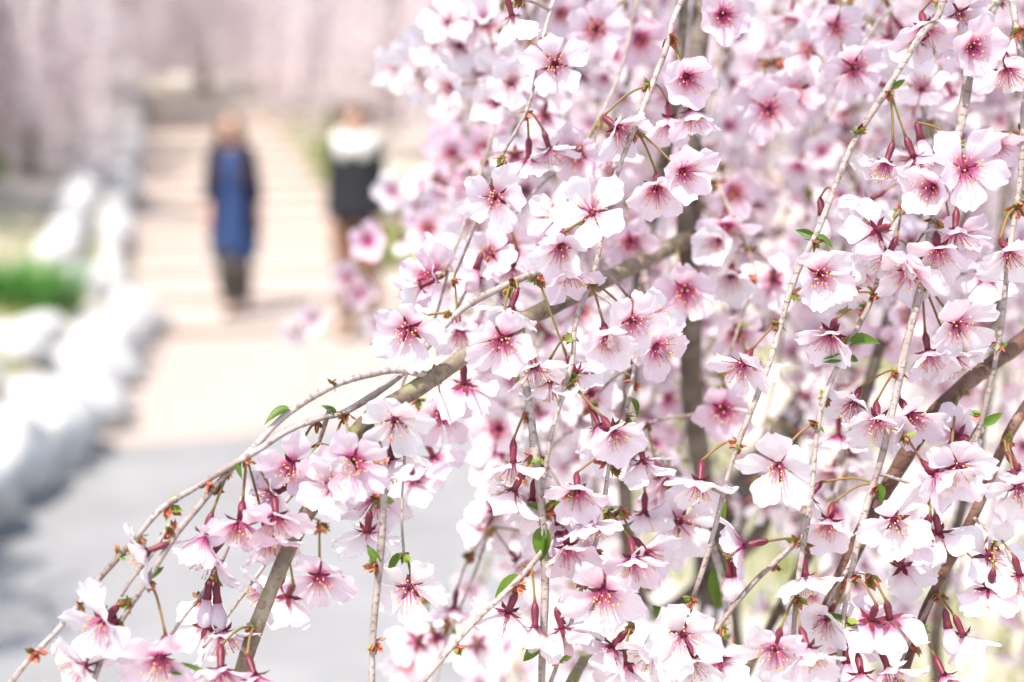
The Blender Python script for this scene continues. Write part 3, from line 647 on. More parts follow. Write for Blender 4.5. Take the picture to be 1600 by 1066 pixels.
# twigs traced one by one; 'up' twigs run out of the top of the view and join the limbs overhead
TW = [
 ('T1', 1, [(1065, 0, .715), (1040, 75, .71), (1000, 185, .70), (970, 255, .70), (945, 325, .70), (928, 430, .695), (902, 500, .69), (895, 563, .69), (862, 668, .69), (851, 735, .69), (846, 775, .69)], .0019, .0012),
 ('T2', 1, [(1470, 0, .72), (1437, 55, .715), (1390, 135, .71), (1325, 240, .705), (1280, 355, .70), (1245, 430, .70), (1212, 533, .70), (1190, 598, .70), (1150, 708, .70), (1120, 813, .70), (1082, 933, .70)], .0022, .0013),
 ('T5', 1, [(1558, -30, .77), (1550, 10, .76), (1520, 100, .74), (1495, 210, .73), (1475, 290, .72), (1460, 350, .71), (1445, 425, .705), (1417, 530, .70), (1400, 623, .70), (1380, 708, .70), (1350, 800, .70), (1330, 900, .70), (1318, 980, .70), (1305, 1090, .70)], .0040, .0013),
 ('T6', 1, [(1600, 100, .73), (1597, 175, .725), (1592, 300, .72), (1575, 425, .715), (1557, 540, .71), (1540, 633, .71), (1527, 690, .71), (1515, 720, .71)], .0020, .0014),
 ('T4', 1, [(1478, -40, .90), (1465, 60, .88), (1440, 200, .83), (1405, 330, .78), (1370, 440, .72), (1330, 530, .70), (1317, 558, .70), (1285, 643, .70), (1267, 758, .695), (1250, 883, .69), (1243, 983, .69), (1238, 1090, .69)], .0019, .0013),
 ('T8', 0, [(900, 440, .765), (848, 424, .72), (790, 446, .705), (720, 486, .695), (670, 538, .69), (620, 590, .685), (545, 640, .68), (500, 653, .675), (450, 673, .67), (400, 706, .665), (350, 735, .66), (300, 766, .66), (255, 793, .655), (210, 843, .65), (155, 903, .65), (100, 973, .645), (40, 1040, .64), (5, 1090, .64)], .0020, .0013),
 ('T8b', 0, [(668, 588, .688), (650, 582, .683), (620, 577, .68), (575, 585, .675), (525, 603, .672), (470, 633, .67), (430, 663, .668), (390, 705, .666), (360, 732, .662), (320, 780, .66), (280, 830, .655), (230, 907, .65), (195, 960, .65), (165, 1010, .645), (140, 1090, .64)], .0020, .0013),
 ('T9', 0, [(592, 648, .68), (592, 690, .672), (598, 760, .67), (595, 883, .67), (583, 1000, .67), (578, 1090, .67)], .0022, .0016),
 ('T10', 0, [(795, 520, .715), (800, 553, .70), (820, 600, .695), (836, 690, .69), (847, 800, .69), (850, 950, .69), (848, 1090, .69)], .0022, .0019),
 ('T11', 0, [(848, 860, .69), (815, 900, .685), (740, 973, .68), (665, 1063, .675), (640, 1100, .675)], .0015, .0014),
 ('T12', 0, [(628, 622, .685), (632, 700, .68), (630, 790, .68), (632, 865, .68)], .0009, .0006),
 ('T13', 0, [(1325, 720, .915), (1290, 800, .80), (1245, 848, .73), (1175, 913, .72), (1105, 1003, .71), (1060, 1090, .71)], .0016, .0013),
 ('T15', 0, [(1012, 380, 1.0), (1008, 450, .90), (1000, 530, .78), (988, 600, .74), (972, 655, .72), (955, 703, .70), (942, 813, .70), (912, 903, .70), (870, 1040, .70), (855, 1090, .70)], .0016, .0011),
 ('T16', 0, [(515, 640, .678), (480, 740, .70), (430, 800, .70), (370, 830, .69), (335, 900, .69), (262, 1000, .69), (225, 1060, .69)], .0013, .0009),
 ('T17', 0, [(540, 690, .68), (470, 800, .72), (440, 845, .72), (400, 900, .72), (360, 955, .72), (320, 1010, .72)], .0013, .0009),
 ('T18', 0, [(265, 820, .655), (235, 868, .65), (205, 905, .648), (190, 930, .648)], .0011, .0008),
 ('T19', 1, [(1330, 0, .88), (1312, 55, .86), (1290, 95, .85), (1262, 128, .84)], .0018, .0012),
 ('T20', 1, [(1392, 0, .86), (1375, 30, .85), (1340, 82, .84), (1310, 150, .84), (1290, 190, .84)], .0014, .0010),
 ('T21', 1, [(805, -40, .92), (785, 120, .88), (760, 245, .84), (720, 360, .80), (705, 410, .78), (690, 470, .77), (668, 530, .77)], .0012, .0009),
 ('T22', 1, [(1010, -40, .86), (965, 120, .82), (905, 240, .80), (855, 280, .79), (800, 340, .78), (760, 400, .78), (720, 470, .77), (690, 520, .76)], .0013, .0009),
 ('T23', 0, [(1345, 838, .75), (1330, 880, .72), (1300, 930, .715), (1270, 1000, .715), (1255, 1080, .715)], .0014, .0010),
 ('T24', 0, [(1520, 808, .74), (1545, 830, .72), (1555, 850, .715), (1580, 880, .715)], .0011, .0007),
 ('T25', 0, [(1460, 930, .74), (1430, 985, .72), (1410, 1030, .715), (1395, 1080, .715)], .0011, .0008),
 ('T26', 1, [(905, -40, 1.02), (885, 200, 1.0), (840, 500, .95), (812, 660, .88), (770, 800, .86), (745, 880, .85), (700, 1000, .85), (680, 1080, .85)], .0013, .0009),
 ('T27', 0, [(1018, 345, 1.0), (990, 500, .91), (950, 610, .86), (900, 670, .84), (870, 690, .83), (800, 780, .84), (740, 860, .85)], .0012, .0008),
 ('T28', 0, [(1082, 190, .92), (1130, 300, .87), (1180, 430, .85), (1165, 480, .84), (1140, 560, .83), (1120, 640, .83)], .0010, .0007),
 ('T31', 1, [(885, -45, .80), (852, 50, .75), (830, 150, .75), (802, 212, .73), (786, 243, .722), (745, 345, .745), (708, 432, .765)], .0013, .0008),
 ('T29', 1, [(815, -50, .90), (785, 0, .92), (745, 35, .93), (700, 75, .95), (650, 112, 1.0), (622, 132, 1.06)], .0014, .0008),
 ('T30', 1, [(900, -50, 1.12), (845, 110, 1.1), (765, 225, 1.1), (700, 258, 1.15), (640, 310, 1.3), (580, 385, 1.4), (545, 438, 1.58), (470, 525, 1.7)], .0020, .0010),
]
def join_top(p0, tangent):
    """smooth run from the nearest limb overhead down to p0"""
    best = None
    for q, r_ in TOP:
        if q[2] < p0[2] + 0.015: continue
        dd = np.linalg.norm(q - p0)
        if best is None or dd < best[0]: best = (dd, q)
    if best is None: return None
    dd, q = best
    c1 = p0 - tangent * dd * .5; c2 = q * .55 + p0 * .45 + np.array((0, 0, .12 * dd))
    return [q, c2 * .6 + c1 * .4]
for key, up, l, r0, r1 in TW:
    p = px_pts(l)
    if up:
        tg = p[1] - p[0]; tg /= np.linalg.norm(tg)
        ex = join_top(p[0], tg)
        if ex: p = np.vstack((ex, p))
    stem("twig", p, r0, r1, 'bark_twig', key, 7, 6, .10, .0007)
N_TRACED = len(SAMPLES)

# ---- fill twigs hanging behind, inside the crown
EDGE = [(-300, 640), (0, 650), (140, 655), (170, 690), (230, 690), (300, 640), (420, 610), (500, 640), (560, 660), (640, 700), (700, 760), (880, 745), (960, 690), (1066, 650), (1300, 620)]
def edge(py): return np.interp(py, [e[0] for e in EDGE], [e[1] for e in EDGE])
FILL = []
for k in range(74):
    d0 = 1.02 + 1.1 * random.random() ** 1.1
    px0 = random.uniform(690, 1790); py0 = random.uniform(-240, -60)
    py1 = random.uniform(450, 1250); sl = random.uniform(-.34, -.05) + random.uniform(-.08, .12)
    pts = []
    for t in np.linspace(0, 1, 7):
        py = py0 + (py1 - py0) * t
        pts.append((px0 + sl * (py - py0) * (0.5 + .5 * t) + random.gauss(0, 10), py, d0 - .10 * t * random.uniform(0, 1.5) + random.gauss(0, .008)))
    cut = [i for i, (a, b, c) in enumerate(pts) if a < edge(b) + 25]
    if cut and cut[0] < 3: continue
    if cut: pts = pts[:cut[0]]
    p = px_pts(pts); tg = p[1] - p[0]; tg /= np.linalg.norm(tg)
    ex = join_top(p[0], tg)
    full = np.vstack((ex, p)) if ex else p
    q = stem("twig", full, random.uniform(.0016, .0028), .0009, 'bark_twig', None, 5, 5, .08, .0015, 0)
    FILL.append(crom(p, 14))

SP = np.array([s[0] for s in SAMPLES]); SR = np.array([s[1] for s in SAMPLES])
SPX = np.array([project(q) for q in SP])
SPX_OK = SPX[:, 2] > .3

# ---- blossom geometry
def petal(nu, nv, a0, a1, L, W, g):
    s = np.linspace(-1, 1, nu); t = np.linspace(0, 1, nv)
    hw = W * np.interp(t, [0, .12, .28, .45, .62, .8, .92, 1], [.10, .22, .48, .78, .98, 1.0, .86, .60])
    n1 = g.normal(0, .012, nu); n1 -= n1.mean()
    nd = g.uniform(.06, .17)
    tip = 1 - .20 * s ** 2 - nd * np.exp(-(s / .2) ** 2) + n1
    # arc of the mid line
    m = 60; tt = np.linspace(0, 1, m); ang = a0 + (a1 - a0) * tt ** .8
    r = np.concatenate(([0], np.cumsum(np.sin(ang[:-1]) / (m - 1)))) * L; z = np.concatenate(([0], np.cumsum(np.cos(ang[:-1]) / (m - 1)))) * L
    cup = g.uniform(-.10, .30); tw = g.normal(0, .2); w1, w2 = g.uniform(0, 6.3, 2); wa = g.uniform(.3, 1.0) * .0015
    V = []; UV = []
    for j, tj in enumerate(t):
        for i, si in enumerate(s):
            f = tj * (1 + (tip[i] - 1) * tj ** 2)
            x = np.interp(f, tt, r); zz = np.interp(f, tt, z)
            y = si * hw[j]
            a = a0 + (a1 - a0) * f ** .8
            lift = cup * (si ** 2) * hw[j] + tw * si * hw[j] * tj + wa * math.sin(si * 4.2 + w1 + tj * 2) * tj + wa * .7 * math.sin(tj * 7 + w2) * tj
            V.append((.0014 + x - math.cos(a) * lift, y, zz + math.sin(a) * lift)); UV.append((si * .5 + .5, f))
    F = [(j * nu + i, j * nu + i + 1, (j + 1) * nu + i + 1, (j + 1) * nu + i) for j in range(nv - 1) for i in range(nu - 1)]
    return np.array(V), F, np.array(UV)
OPEN = [(.60, 1.12), (.95, 1.42), (.75, 1.65), (.45, .80)]        # funnel, wide, reflexed, half closed
G = np.random.default_rng(5)
PETALS = {}; PET_LO = {}
def rebuild_petals():
    g = np.random.default_rng(5)
    for k, (a0, a1) in enumerate(OPEN):
        for v in range(7):
            V, F, UV = petal(7, 8, a0 + g.normal(0, .07), a1 + g.normal(0, .13), .0184 * g.uniform(.92, 1.07), .0071 * g.uniform(.88, 1.12), g)
            PETALS[k, v] = make_mesh("petal", V, F, ['petal'], uv=UV)
            PET_LO[k, v] = petal(5, 5, a0 + g.normal(0, .07), a1 + g.normal(0, .13), .0184 * g.uniform(.92, 1.07), .0071 * g.uniform(.88, 1.12), g)
rebuild_petals()
def rz(a): c, s = math.cos(a), math.sin(a); return np.array(((c, -s, 0), (s, c, 0), (0, 0, 1)))
def ry(a): c, s = math.cos(a), math.sin(a); return np.array(((c, 0, s), (0, 1, 0), (-s, 0, c)))
def octa(c, r):
    V = [(c[0] + r, c[1], c[2]), (c[0] - r, c[1], c[2]), (c[0], c[1] + r, c[2]), (c[0], c[1] - r, c[2]), (c[0], c[1], c[2] + r * 1.3), (c[0], c[1], c[2] - r * 1.3)]
    return np.array(V), [(0, 2, 4), (2, 1, 4), (1, 3, 4), (3, 0, 4), (2, 0, 5), (1, 2, 5), (3, 1, 5), (0, 3, 5)]
def stamens(n, g, thick, spread):
    acc = Acc()
    for k in range(n):
        a = k * 2.39996 + g.normal(0, .2); sp = spread * math.sqrt((k + .5) / n) * g.uniform(.75, 1.2); L = g.uniform(.0065, .0108)
        d = np.array((math.sin(sp) * math.cos(a), math.sin(sp) * math.sin(a), math.cos(sp)))
        b = np.array((math.cos(a), math.sin(a), 0)) * .0011
        p = np.array([b + np.array((0, 0, -.001)), b + d * L * .5 + np.array((0, 0, .0004)), b + d * L])
        V, F, uv = tube(p, [thick, thick * .8, thick * .6], 3, False); acc.add(V, F, uv, 0, 0)
        V, F = octa(p[-1], .00052); acc.add(V, F, None, 0, 1)
    return acc
STAM = [stamens(22, G, .00021, s).mesh("stamen_tuft", ['filament', 'anther']) for s in (.55, .75, .95)]
STAM_LO = stamens(9, G, .0003, .8)
def calyx_geo(seg, sep, refl):
    V, F, uv = tube([(0, 0, -.0108), (0, 0, -.0095), (0, 0, -.0075), (0, 0, -.0045), (0, 0, -.0015), (0, 0, .0006)], [.0008, .0014, .0019, .0017, .0015, .0021], seg)
    acc = Acc(); acc.add(V, F)
    for k in range(5):
        a = k * 2 * math.pi / 5 + math.pi / 5
        r_ = rz(a); L = .0062
        q = np.array([(.0014, -.0012, -.0002), (.0014, .0012, -.0002), (.0014 + L * .45 * math.sin(refl), .0013, L * .45 * math.cos(refl)), (.0014 + L * .45 * math.sin(refl), -.0013, L * .45 * math.cos(refl)), (.0014 + L * math.sin(refl + .15), 0, L * math.cos(refl + .15) - .0004)])
        if sep: acc.add(q @ r_.T, [(0, 1, 2, 3), (3, 2, 4)])
    return acc
CAL = [calyx_geo(8, True, x).mesh("calyx", ['calyx']) for x in (1.25, 1.5, 1.75)]
CAL_LO = calyx_geo(5, True, 1.5)

BL = []      # all blossoms
def frame(f, roll):
    f = np.asarray(f) / np.linalg.norm(f); a = np.array((0, 0, 1.0)) if abs(f[2]) < .9 else np.array((1.0, 0, 0))
    x = np.cross(a, f); x /= np.linalg.norm(x); y = np.cross(f, x)
    return np.stack((x * math.cos(roll) + y * math.sin(roll), -x * math.sin(roll) + y * math.cos(roll), f), 1)
NODES = []   # bud-scale clusters: (pos, direction)
def node_near(nx, ny, d):
    dx = SPX[:N_TRACED, 0] - nx; dy = SPX[:N_TRACED, 1] - ny; dd = np.abs(SPX[:N_TRACED, 2] - d)
    c = np.hypot(dx, dy) + dd * 250; c[~SPX_OK[:N_TRACED]] = 1e9
    i = int(np.argmin(c))
    if np.hypot(dx[i], dy[i]) < 24 and dd[i] < .12: return SP[i], True
    return P(nx, ny, d), False
def nearest_stem(p, n=None):
    n = n or len(SP)
    v = SP[:n] - p; c = np.linalg.norm(v, axis=1) + np.where(v[:, 2] < -.01, .03, 0)
    i = int(np.argmin(c)); return SP[i], c[i]
TWIGLETS = []
def add_blossom(c, f, node=None, size=1.0, tint=.5, op=None, n_search=None):
    f = np.asarray(f) / np.linalg.norm(f)
    back = c - f * .0108 * size
    if node is None:
        want = back - f * .012 + np.array((0, 0, .014))
        q, dd = nearest_stem(want, n_search)
        if dd < .035: node = q
        else:
            node = want; TWIGLETS.append((q, node))
        NODES.append((node, back - node))
    BL.append(dict(c=np.asarray(c), f=f, node=np.asarray(node), size=size, tint=tint, op=op if op is not None else random.choice((0, 0, 1, 1, 1, 2, 2, 3)), roll=random.uniform(0, 6.28)))

# traced blossoms: throat x, y, facing right, down, to camera, node x, y (0 = nearest stem), distance, tint, size, opening
TR = """1129 22 0 .4 .85 1118 -25 .76 .8 1.05 0|1072 119 .1 .5 .75 1066 52 .70 .75 1 0|1081 172 .1 .85 .25 1068 55 .71 .75 1 0|963 199 .55 .55 .5 1003 126 .70 .5 1 0
1025 292 -.1 .6 .65 1005 208 .70 .6 1 0|1066 266 .25 .35 .8 1008 207 .69 .65 1 0|867 100 0 .2 .95 845 55 .74 .4 1 1|774 307 0 .35 .9 786 243 .72 .35 1 1
877 384 -.1 .6 .7 935 332 .68 .45 1.05 0|888 420 .1 .85 .4 937 334 .69 .6 1 0|872 338 -.5 -.35 .45 935 330 .71 .05 .9 1
1332 105 .1 .45 .85 1312 55 .78 .7 1.05 1|1237 148 .1 .3 .9 1262 125 .84 .7 1.1 1|1517 72 0 .45 .85 1530 30 .73 .75 1.05 0|1445 42 0 .75 .55 1470 5 .73 .6 1.05 0
1498 20 0 .75 .55 1520 -30 .74 .1 1.05 1|1574 108 0 .85 .35 1600 40 .72 .4 1 1|1433 76 .1 .1 .9 0 0 .88 .85 1 0|1450 125 0 .1 1 0 0 .95 .8 1.1 1|1305 40 0 .6 .7 1325 5 .82 .65 1 1
1506 264 0 .08 1 1490 215 .67 .62 1.12 1|1459 292 -.55 .3 .6 1492 220 .70 .65 1 0|1385 253 -.3 .8 .1 1391 147 .71 .45 1 1|1428 246 .3 .85 .15 1396 147 .71 .4 1.05 1
1371 359 -.3 .1 -.9 1418 331 .70 .25 1 1|1388 398 -.45 .8 .25 1422 333 .70 .1 1 1|1498 368 .1 .5 .8 1490 300 .75 .75 1.05 1|1466 388 -.1 .7 .6 1466 345 .70 .5 1 0
1420 422 -.2 .6 .7 1448 345 .70 .5 1.05 1|1281 427 0 .35 .9 1277 378 .69 .45 1.05 1|1343 419 .3 .4 .8 0 0 .75 .6 1 0|1542 429 0 .6 -.6 1572 395 .75 .6 1 1
1575 395 .1 .65 .7 1585 330 .70 .1 1.05 1|1325 450 -.2 -.2 -.85 1348 455 .70 .25 .95 1|1554 225 0 .55 .7 1590 215 .73 .75 .9 0|1070 451 0 .5 .85 1062 385 .80 .8 1.2 1
948 527 .1 .6 .7 936 450 .68 .4 1 0|987 499 .25 .5 .75 939 449 .68 .5 1 1|1024 541 .5 .45 .6 0 0 .71 .7 1.05 1|1018 500 .5 -.4 .6 0 0 .72 .15 1 1
1160 569 -.5 .65 .45 1210 495 .70 .35 1 1|1129 637 0 .45 .85 1112 575 .80 .9 1.1 1|957 673 .4 .55 .65 901 608 .68 .5 1 0|935 665 .3 .85 .3 901 608 .69 .5 .95 0
1299 521 -.3 .6 .65 1338 468 .70 .6 1.05 0|1494 507 .1 .5 .8 1448 447 .70 .4 1.1 1|1450 549 0 .8 .45 1450 450 .71 .5 1 0|1490 557 .25 .8 .35 1452 447 .72 .3 1.05 1
1371 655 -.1 .7 .6 1396 572 .70 .3 1.05 1|1422 648 .25 .6 .65 1400 572 .70 .7 1.05 0|1334 630 -.4 .65 .5 1394 570 .71 .1 1 1|1310 680 0 .9 -.1 1290 620 .80 .8 1 1
1498 682 -.1 -.15 -.9 1530 640 .73 .55 1 1|1463 742 .35 .45 .65 1412 676 .69 .6 1.05 0|1498 728 .05 .35 .9 1500 610 .69 .05 1.05 1|1396 811 .1 .3 .9 1375 750 .69 .0 1.12 1
1295 813 -.3 .7 .55 1365 747 .70 .45 1 0|1265 775 -.6 .6 .3 1360 745 .71 .1 .95 1|1217 727 -.25 .45 .8 1265 650 .68 .0 1.15 1|1443 832 -.15 .8 -.45 1450 768 .70 .55 1.05 1
1467 832 .25 .8 -.35 1456 768 .70 .15 1.05 1|1591 760 0 .6 .7 1556 680 .70 .1 1.05 1|1590 735 .4 .7 .1 1556 680 .72 .4 1 1
1409 885 .5 .45 -.5 1380 840 .73 .1 1 0|1259 899 .1 .9 .1 1258 850 .69 .1 1.05 1|1360 968 -.1 .7 -.6 1350 897 .70 .55 1.05 1|1390 966 .25 .75 -.5 1354 897 .70 .6 1.1 1
1546 919 0 .8 -.45 1552 850 .71 .5 1.1 1|1594 899 .3 .8 -.1 1554 820 .71 .6 1 1|1505 993 .35 .85 .1 1476 932 .71 .1 1 0|1475 1056 .2 .65 .55 1440 983 .71 .65 1.05 0
1346 1054 0 .65 .6 1325 975 .69 .7 1.05 0|1387 1044 .25 .8 .25 1330 972 .70 .4 1.05 1|1262 1014 .15 .65 .6 1243 925 .67 .3 1.1 0|1212 1012 -.3 .55 .7 1241 925 .67 .45 1.12 1
1067 991 0 .2 .95 1078 932 .68 .0 1.1 1|1080 1030 0 .6 .75 1080 935 .69 .0 1 0|1018 1020 -.6 .5 .3 1076 932 .69 .05 1 1|944 924 0 .5 .85 936 860 .67 .55 1.2 1
990 871 .1 .7 .65 965 790 .69 .6 1.05 0|1010 862 .5 .5 .6 968 792 .70 .4 1 1|1060 815 .1 .15 .95 0 0 .76 .15 1.25 1|980 1035 .1 .75 -.5 990 975 .71 .45 1.05 1
958 1010 -.5 .7 -.35 985 970 .71 .4 1.05 1|1121 1030 0 .7 -.65 1120 960 .72 .55 1.05 1|1164 852 -.85 .2 -.2 1235 838 .71 .6 1.1 1|1005 719 .2 .85 -.2 995 655 .72 .2 1 1
971 714 -.2 .85 -.2 990 660 .73 .15 1 1|1094 752 -.1 .7 .4 1140 688 .70 .15 1.05 1|1037 745 .3 .6 .6 0 0 .80 .9 1.1 0|1007 800 0 .9 -.2 1004 745 .75 .15 1 1
902 765 0 .65 .65 936 706 .69 .6 1 0|919 817 .25 .85 .1 880 765 .69 .3 1 1|887 854 .1 .65 .65 858 795 .69 .65 1 0|870 800 .3 .8 .2 860 790 .71 .7 .95 3
617 655 .1 .45 .85 650 610 .67 .0 1.05 1|802 723 0 .9 .05 817 642 .69 .05 1.05 1|803 766 -.4 .75 -.1 838 707 .69 .0 1.05 1|831 781 -.1 .85 .1 845 730 .70 .3 .95 0
691 647 .1 .45 .85 690 595 .78 .75 1.1 1|725 600 0 .75 -.45 724 560 .75 .75 1.15 1|677 714 .3 .7 -.3 0 0 .80 .6 1.05 1|647 749 .2 .8 -.4 0 0 .80 .5 1.05 1
588 779 -.1 .65 .65 596 700 .70 .6 1.1 1|612 718 .3 .85 .1 630 690 .69 .1 1.1 1|779 700 0 .4 -.9 0 0 .88 .6 1.1 1|774 793 0 .5 -.8 0 0 .86 .4 1.1 1|763 823 -.2 .5 -.7 0 0 .86 .5 1.1 1
640 917 0 .35 .9 634 866 .68 .02 1.05 1|794 956 -.3 .8 -.3 836 886 .69 .35 1.1 1|836 980 0 .85 .2 839 888 .68 .15 1.1 0|878 982 .25 .85 -.1 888 933 .69 .2 1 1
710 950 -.1 .85 .1 0 0 .85 .75 1.05 1|652 1003 -.3 .5 -.7 0 0 .9 .4 1.1 1|745 1007 0 .2 -.9 0 0 .95 .1 1.2 1|636 1035 0 .2 .9 0 0 .95 .5 1.1 1|682 996 .2 .6 -.5 0 0 .9 .4 1.1 1
456 726 -.1 .55 .8 500 655 .67 .75 1.05 1|514 733 .05 .6 .75 545 655 .67 .8 1.05 1|552 718 .1 .4 .9 543 655 .66 .75 1.05 1
375 816 0 .7 .55 386 718 .66 .8 1.1 1|431 805 .15 .7 .55 390 718 .66 .75 1.05 1|319 835 -.3 .85 .1 357 735 .66 .7 1 0|231 861 -.8 .3 .2 262 822 .65 .0 .9 1
330 868 -.5 .7 .0 362 830 .68 .35 1.05 1|420 840 .3 .8 .3 386 720 .68 .8 .95 0|251 1026 0 .6 .7 236 912 .64 .75 1.15 1|345 1045 .1 .75 .5 385 978 .65 .8 1.1 1
398 1056 .35 .65 .45 388 980 .65 .8 1.05 0|131 1040 -.6 .25 .5 190 960 .64 .0 1.05 1|161 970 -.3 .35 .7 205 935 .64 .05 1.1 1|178 992 .1 .85 .3 205 938 .645 .6 1 0
499 899 .1 .5 .8 0 0 .75 .65 1.1 1|450 930 -.3 .5 -.6 0 0 .75 .2 1.1 1|323 978 -.3 .3 -.8 0 0 .73 .1 1.05 1|574 831 -.1 .7 -.2 594 770 .69 .05 1.05 1|349 988 .2 .75 .4 343 898 .68 .45 1.05 1
639 512 -.1 .35 .9 703 478 .68 .55 1.1 1|785 529 .05 .5 .85 800 452 .67 .6 1.1 1|836 574 .2 .75 .3 0 0 .69 .1 1 1|861 597 .05 .85 .0 882 525 .70 .1 1.05 1|900 583 .4 .7 -.3 0 0 .72 .1 1 1
656 448 -.8 .4 0 705 410 .75 .05 1 0|718 515 .1 .7 .4 0 0 .76 .3 1 1|798 482 -.3 .85 .1 800 452 .70 .2 1 1|796 386 0 .2 .9 0 0 .84 .7 1.1 1
668 357 0 .1 1 0 0 1.1 .8 1.1 1|576 377 0 .1 .95 0 0 1.35 .9 1.2 1|707 241 .1 .2 .9 0 0 1.15 .95 1.1 1|697 224 -.2 .1 .9 0 0 1.2 .95 1.1 1|756 233 0 .2 .95 0 0 1.1 .9 1.15 1
683 279 -.1 .3 -.8 0 0 1.2 .5 1.1 1|615 298 -.3 .2 .8 0 0 1.35 .2 1.2 1|640 320 .1 .5 .7 0 0 1.35 .4 1.1 1|826 248 0 .85 -.35 826 180 .76 .35 1.05 1|858 233 .25 .85 .1 828 177 .76 .35 1 1
718 72 0 .1 1 0 0 .92 .0 1.15 1|681 68 -.2 .1 .95 0 0 .95 .0 1.15 1|655 92 -.3 .3 .8 0 0 1.0 .0 1.2 1|669 127 -.1 .5 .7 0 0 1.0 .0 1.1 1|622 105 -.4 .2 .8 0 0 1.1 .0 1.2 1
788 110 0 .3 .85 0 0 .9 .05 1.2 1|735 112 .2 .5 .8 0 0 .95 .05 1.1 1|700 35 -.2 -.3 .8 0 0 .9 .0 1.1 1|760 40 .1 .1 .9 0 0 .95 .1 1.1 1|800 25 .2 .7 -.3 820 0 .74 .05 1 0
545 432 0 .3 .9 0 0 1.6 .8 1.2 1|490 495 -.3 .3 .8 0 0 1.7 .4 1.3 1|462 520 -.3 .6 .6 0 0 1.7 .0 1.3 1|560 455 .2 .4 .8 0 0 1.6 .8 1.2 1|590 500 .2 .6 .6 0 0 1.5 .3 1.2 1
1200 170 .1 .4 .85 0 0 .82 .7 1.1 1|1190 145 -.2 .4 .8 0 0 .86 .6 1.1 1|1232 150 .1 .5 .8 0 0 .86 .75 1.1 1|985 375 0 .5 .7 0 0 .86 .8 1.05 1|1135 350 0 .75 .5 0 0 .86 .8 1.15 1
1145 300 .2 .3 .9 0 0 .95 .9 1.1 1|1208 435 .1 .4 -.85 0 0 .88 .5 1.15 1|1045 185 0 .8 .4 1008 130 .76 .7 1 0|1150 520 .1 .6 .7 0 0 .85 .7 1.1 1|940 690 .3 .3 -.8 0 0 .8 .1 1.1 1
740 340 -.2 .6 .6 0 0 .9 .3 1.05 1|900 300 .1 .4 .8 0 0 .92 .7 1.1 1|930 45 0 .3 .9 0 0 .85 .6 1.15 1|1000 60 .2 .5 .7 0 0 .9 .9 1.1 1|850 180 -.1 .5 -.7 0 0 .9 .5 1.1 1"""
for rec in TR.replace("\n", "|").split("|"):
    x, y_, fx, fy, fz, nx_, ny_, d, ti, sz, op = (float(v) for v in rec.split())
    c = P(x, y_, d)
    if nx_ == 0 and ny_ == 0: add_blossom(c, face(fx, fy, fz), None, sz * 1.0, ti, int(op))
    else:
        node, onstem = node_near(nx_, ny_, d)
        if not onstem: 
            q, dd = nearest_stem(node)
            if dd > .004: TWIGLETS.append((q, node))
        f = face(fx, fy, fz)
        if not any(np.linalg.norm(node - n_[0]) < .004 for n_ in NODES): NODES.append((node, c - f * .01 - node))
        add_blossom(c, f, node, sz, ti, int(op))
N_TR = len(BL)

KEEP = []
for l in [LIMBS[0][1], LIMBS[2][1], BR[0][1], BR[1][1], BR[2][1]]:
    KEEP.append(crom(np.array(l, float), 10))
KEEP = np.vstack(KEEP)
def in_front_of_limb(px, py, d):
    """the lower limbs carry few flowers of their own: keep most clusters off them"""
    v = (np.hypot(KEEP[:, 0] - px, KEEP[:, 1] - py) < 46) & (KEEP[:, 2] + .03 > d)
    return bool(v.any()) and random.random() < .92
# ---- blossoms along the twigs: a cluster of two to four at every node
def cluster(q, tangent, kmax, spread=1.0, light=False):
    NODES.append((q, np.array((0, 0, -1.0)))); n = random.choice((1, 2, 2, 3, 3, 4)[:kmax])
    base_t = min(1, max(0, random.gauss(.36, .26)))
    side = rng.normal(0, 1, 3); side[2] = 0
    for k in range(n):
        dv = np.array((0, 0, -.75)) + rng.normal(0, .55, 3) * spread + side * .15 + np.array((-.05, -.25, 0)); dv /= np.linalg.norm(dv)
        L = random.uniform(.014, .026)
        back = q + dv * L
        f = dv * random.uniform(.35, 1.0) + rng.normal(0, .45, 3) + np.array((-.12, -.30, .05)); f /= np.linalg.norm(f)
        c = back + f * .0108
        px, py, d = project(c)
        if d < .6 or px < edge(py) - 12 and d > .78: continue
        if in_front_of_limb(px, py, d): continue
        # the lower crown opens up towards the road on this side
        thin = .72 * sm(1400, 1520, px) * sm(470, 620, py) + .40 * sm(1120, 1200, px) * (1 - sm(1380, 1460, px)) * sm(520, 620, py) * (1 - sm(880, 980, py))
        if d > .78 and random.random() < thin: continue
        add_blossom(c, f, q, random.uniform(.9, 1.12), min(1, max(0, base_t + random.gauss(0, .12))))
for p in FILL:
    L = np.concatenate(([0], np.cumsum(np.linalg.norm(np.diff(p, axis=0), axis=1)))); s = random.uniform(.01, .04)
    while s < L[-1]:
        q = np.array([np.interp(s, L, p[:, j]) for j in range(3)])
        px, py, d = project(q)
        if -150 < py < 1200 and px < 1800: cluster(q, None, 6)
        s += random.uniform(.028, .062)
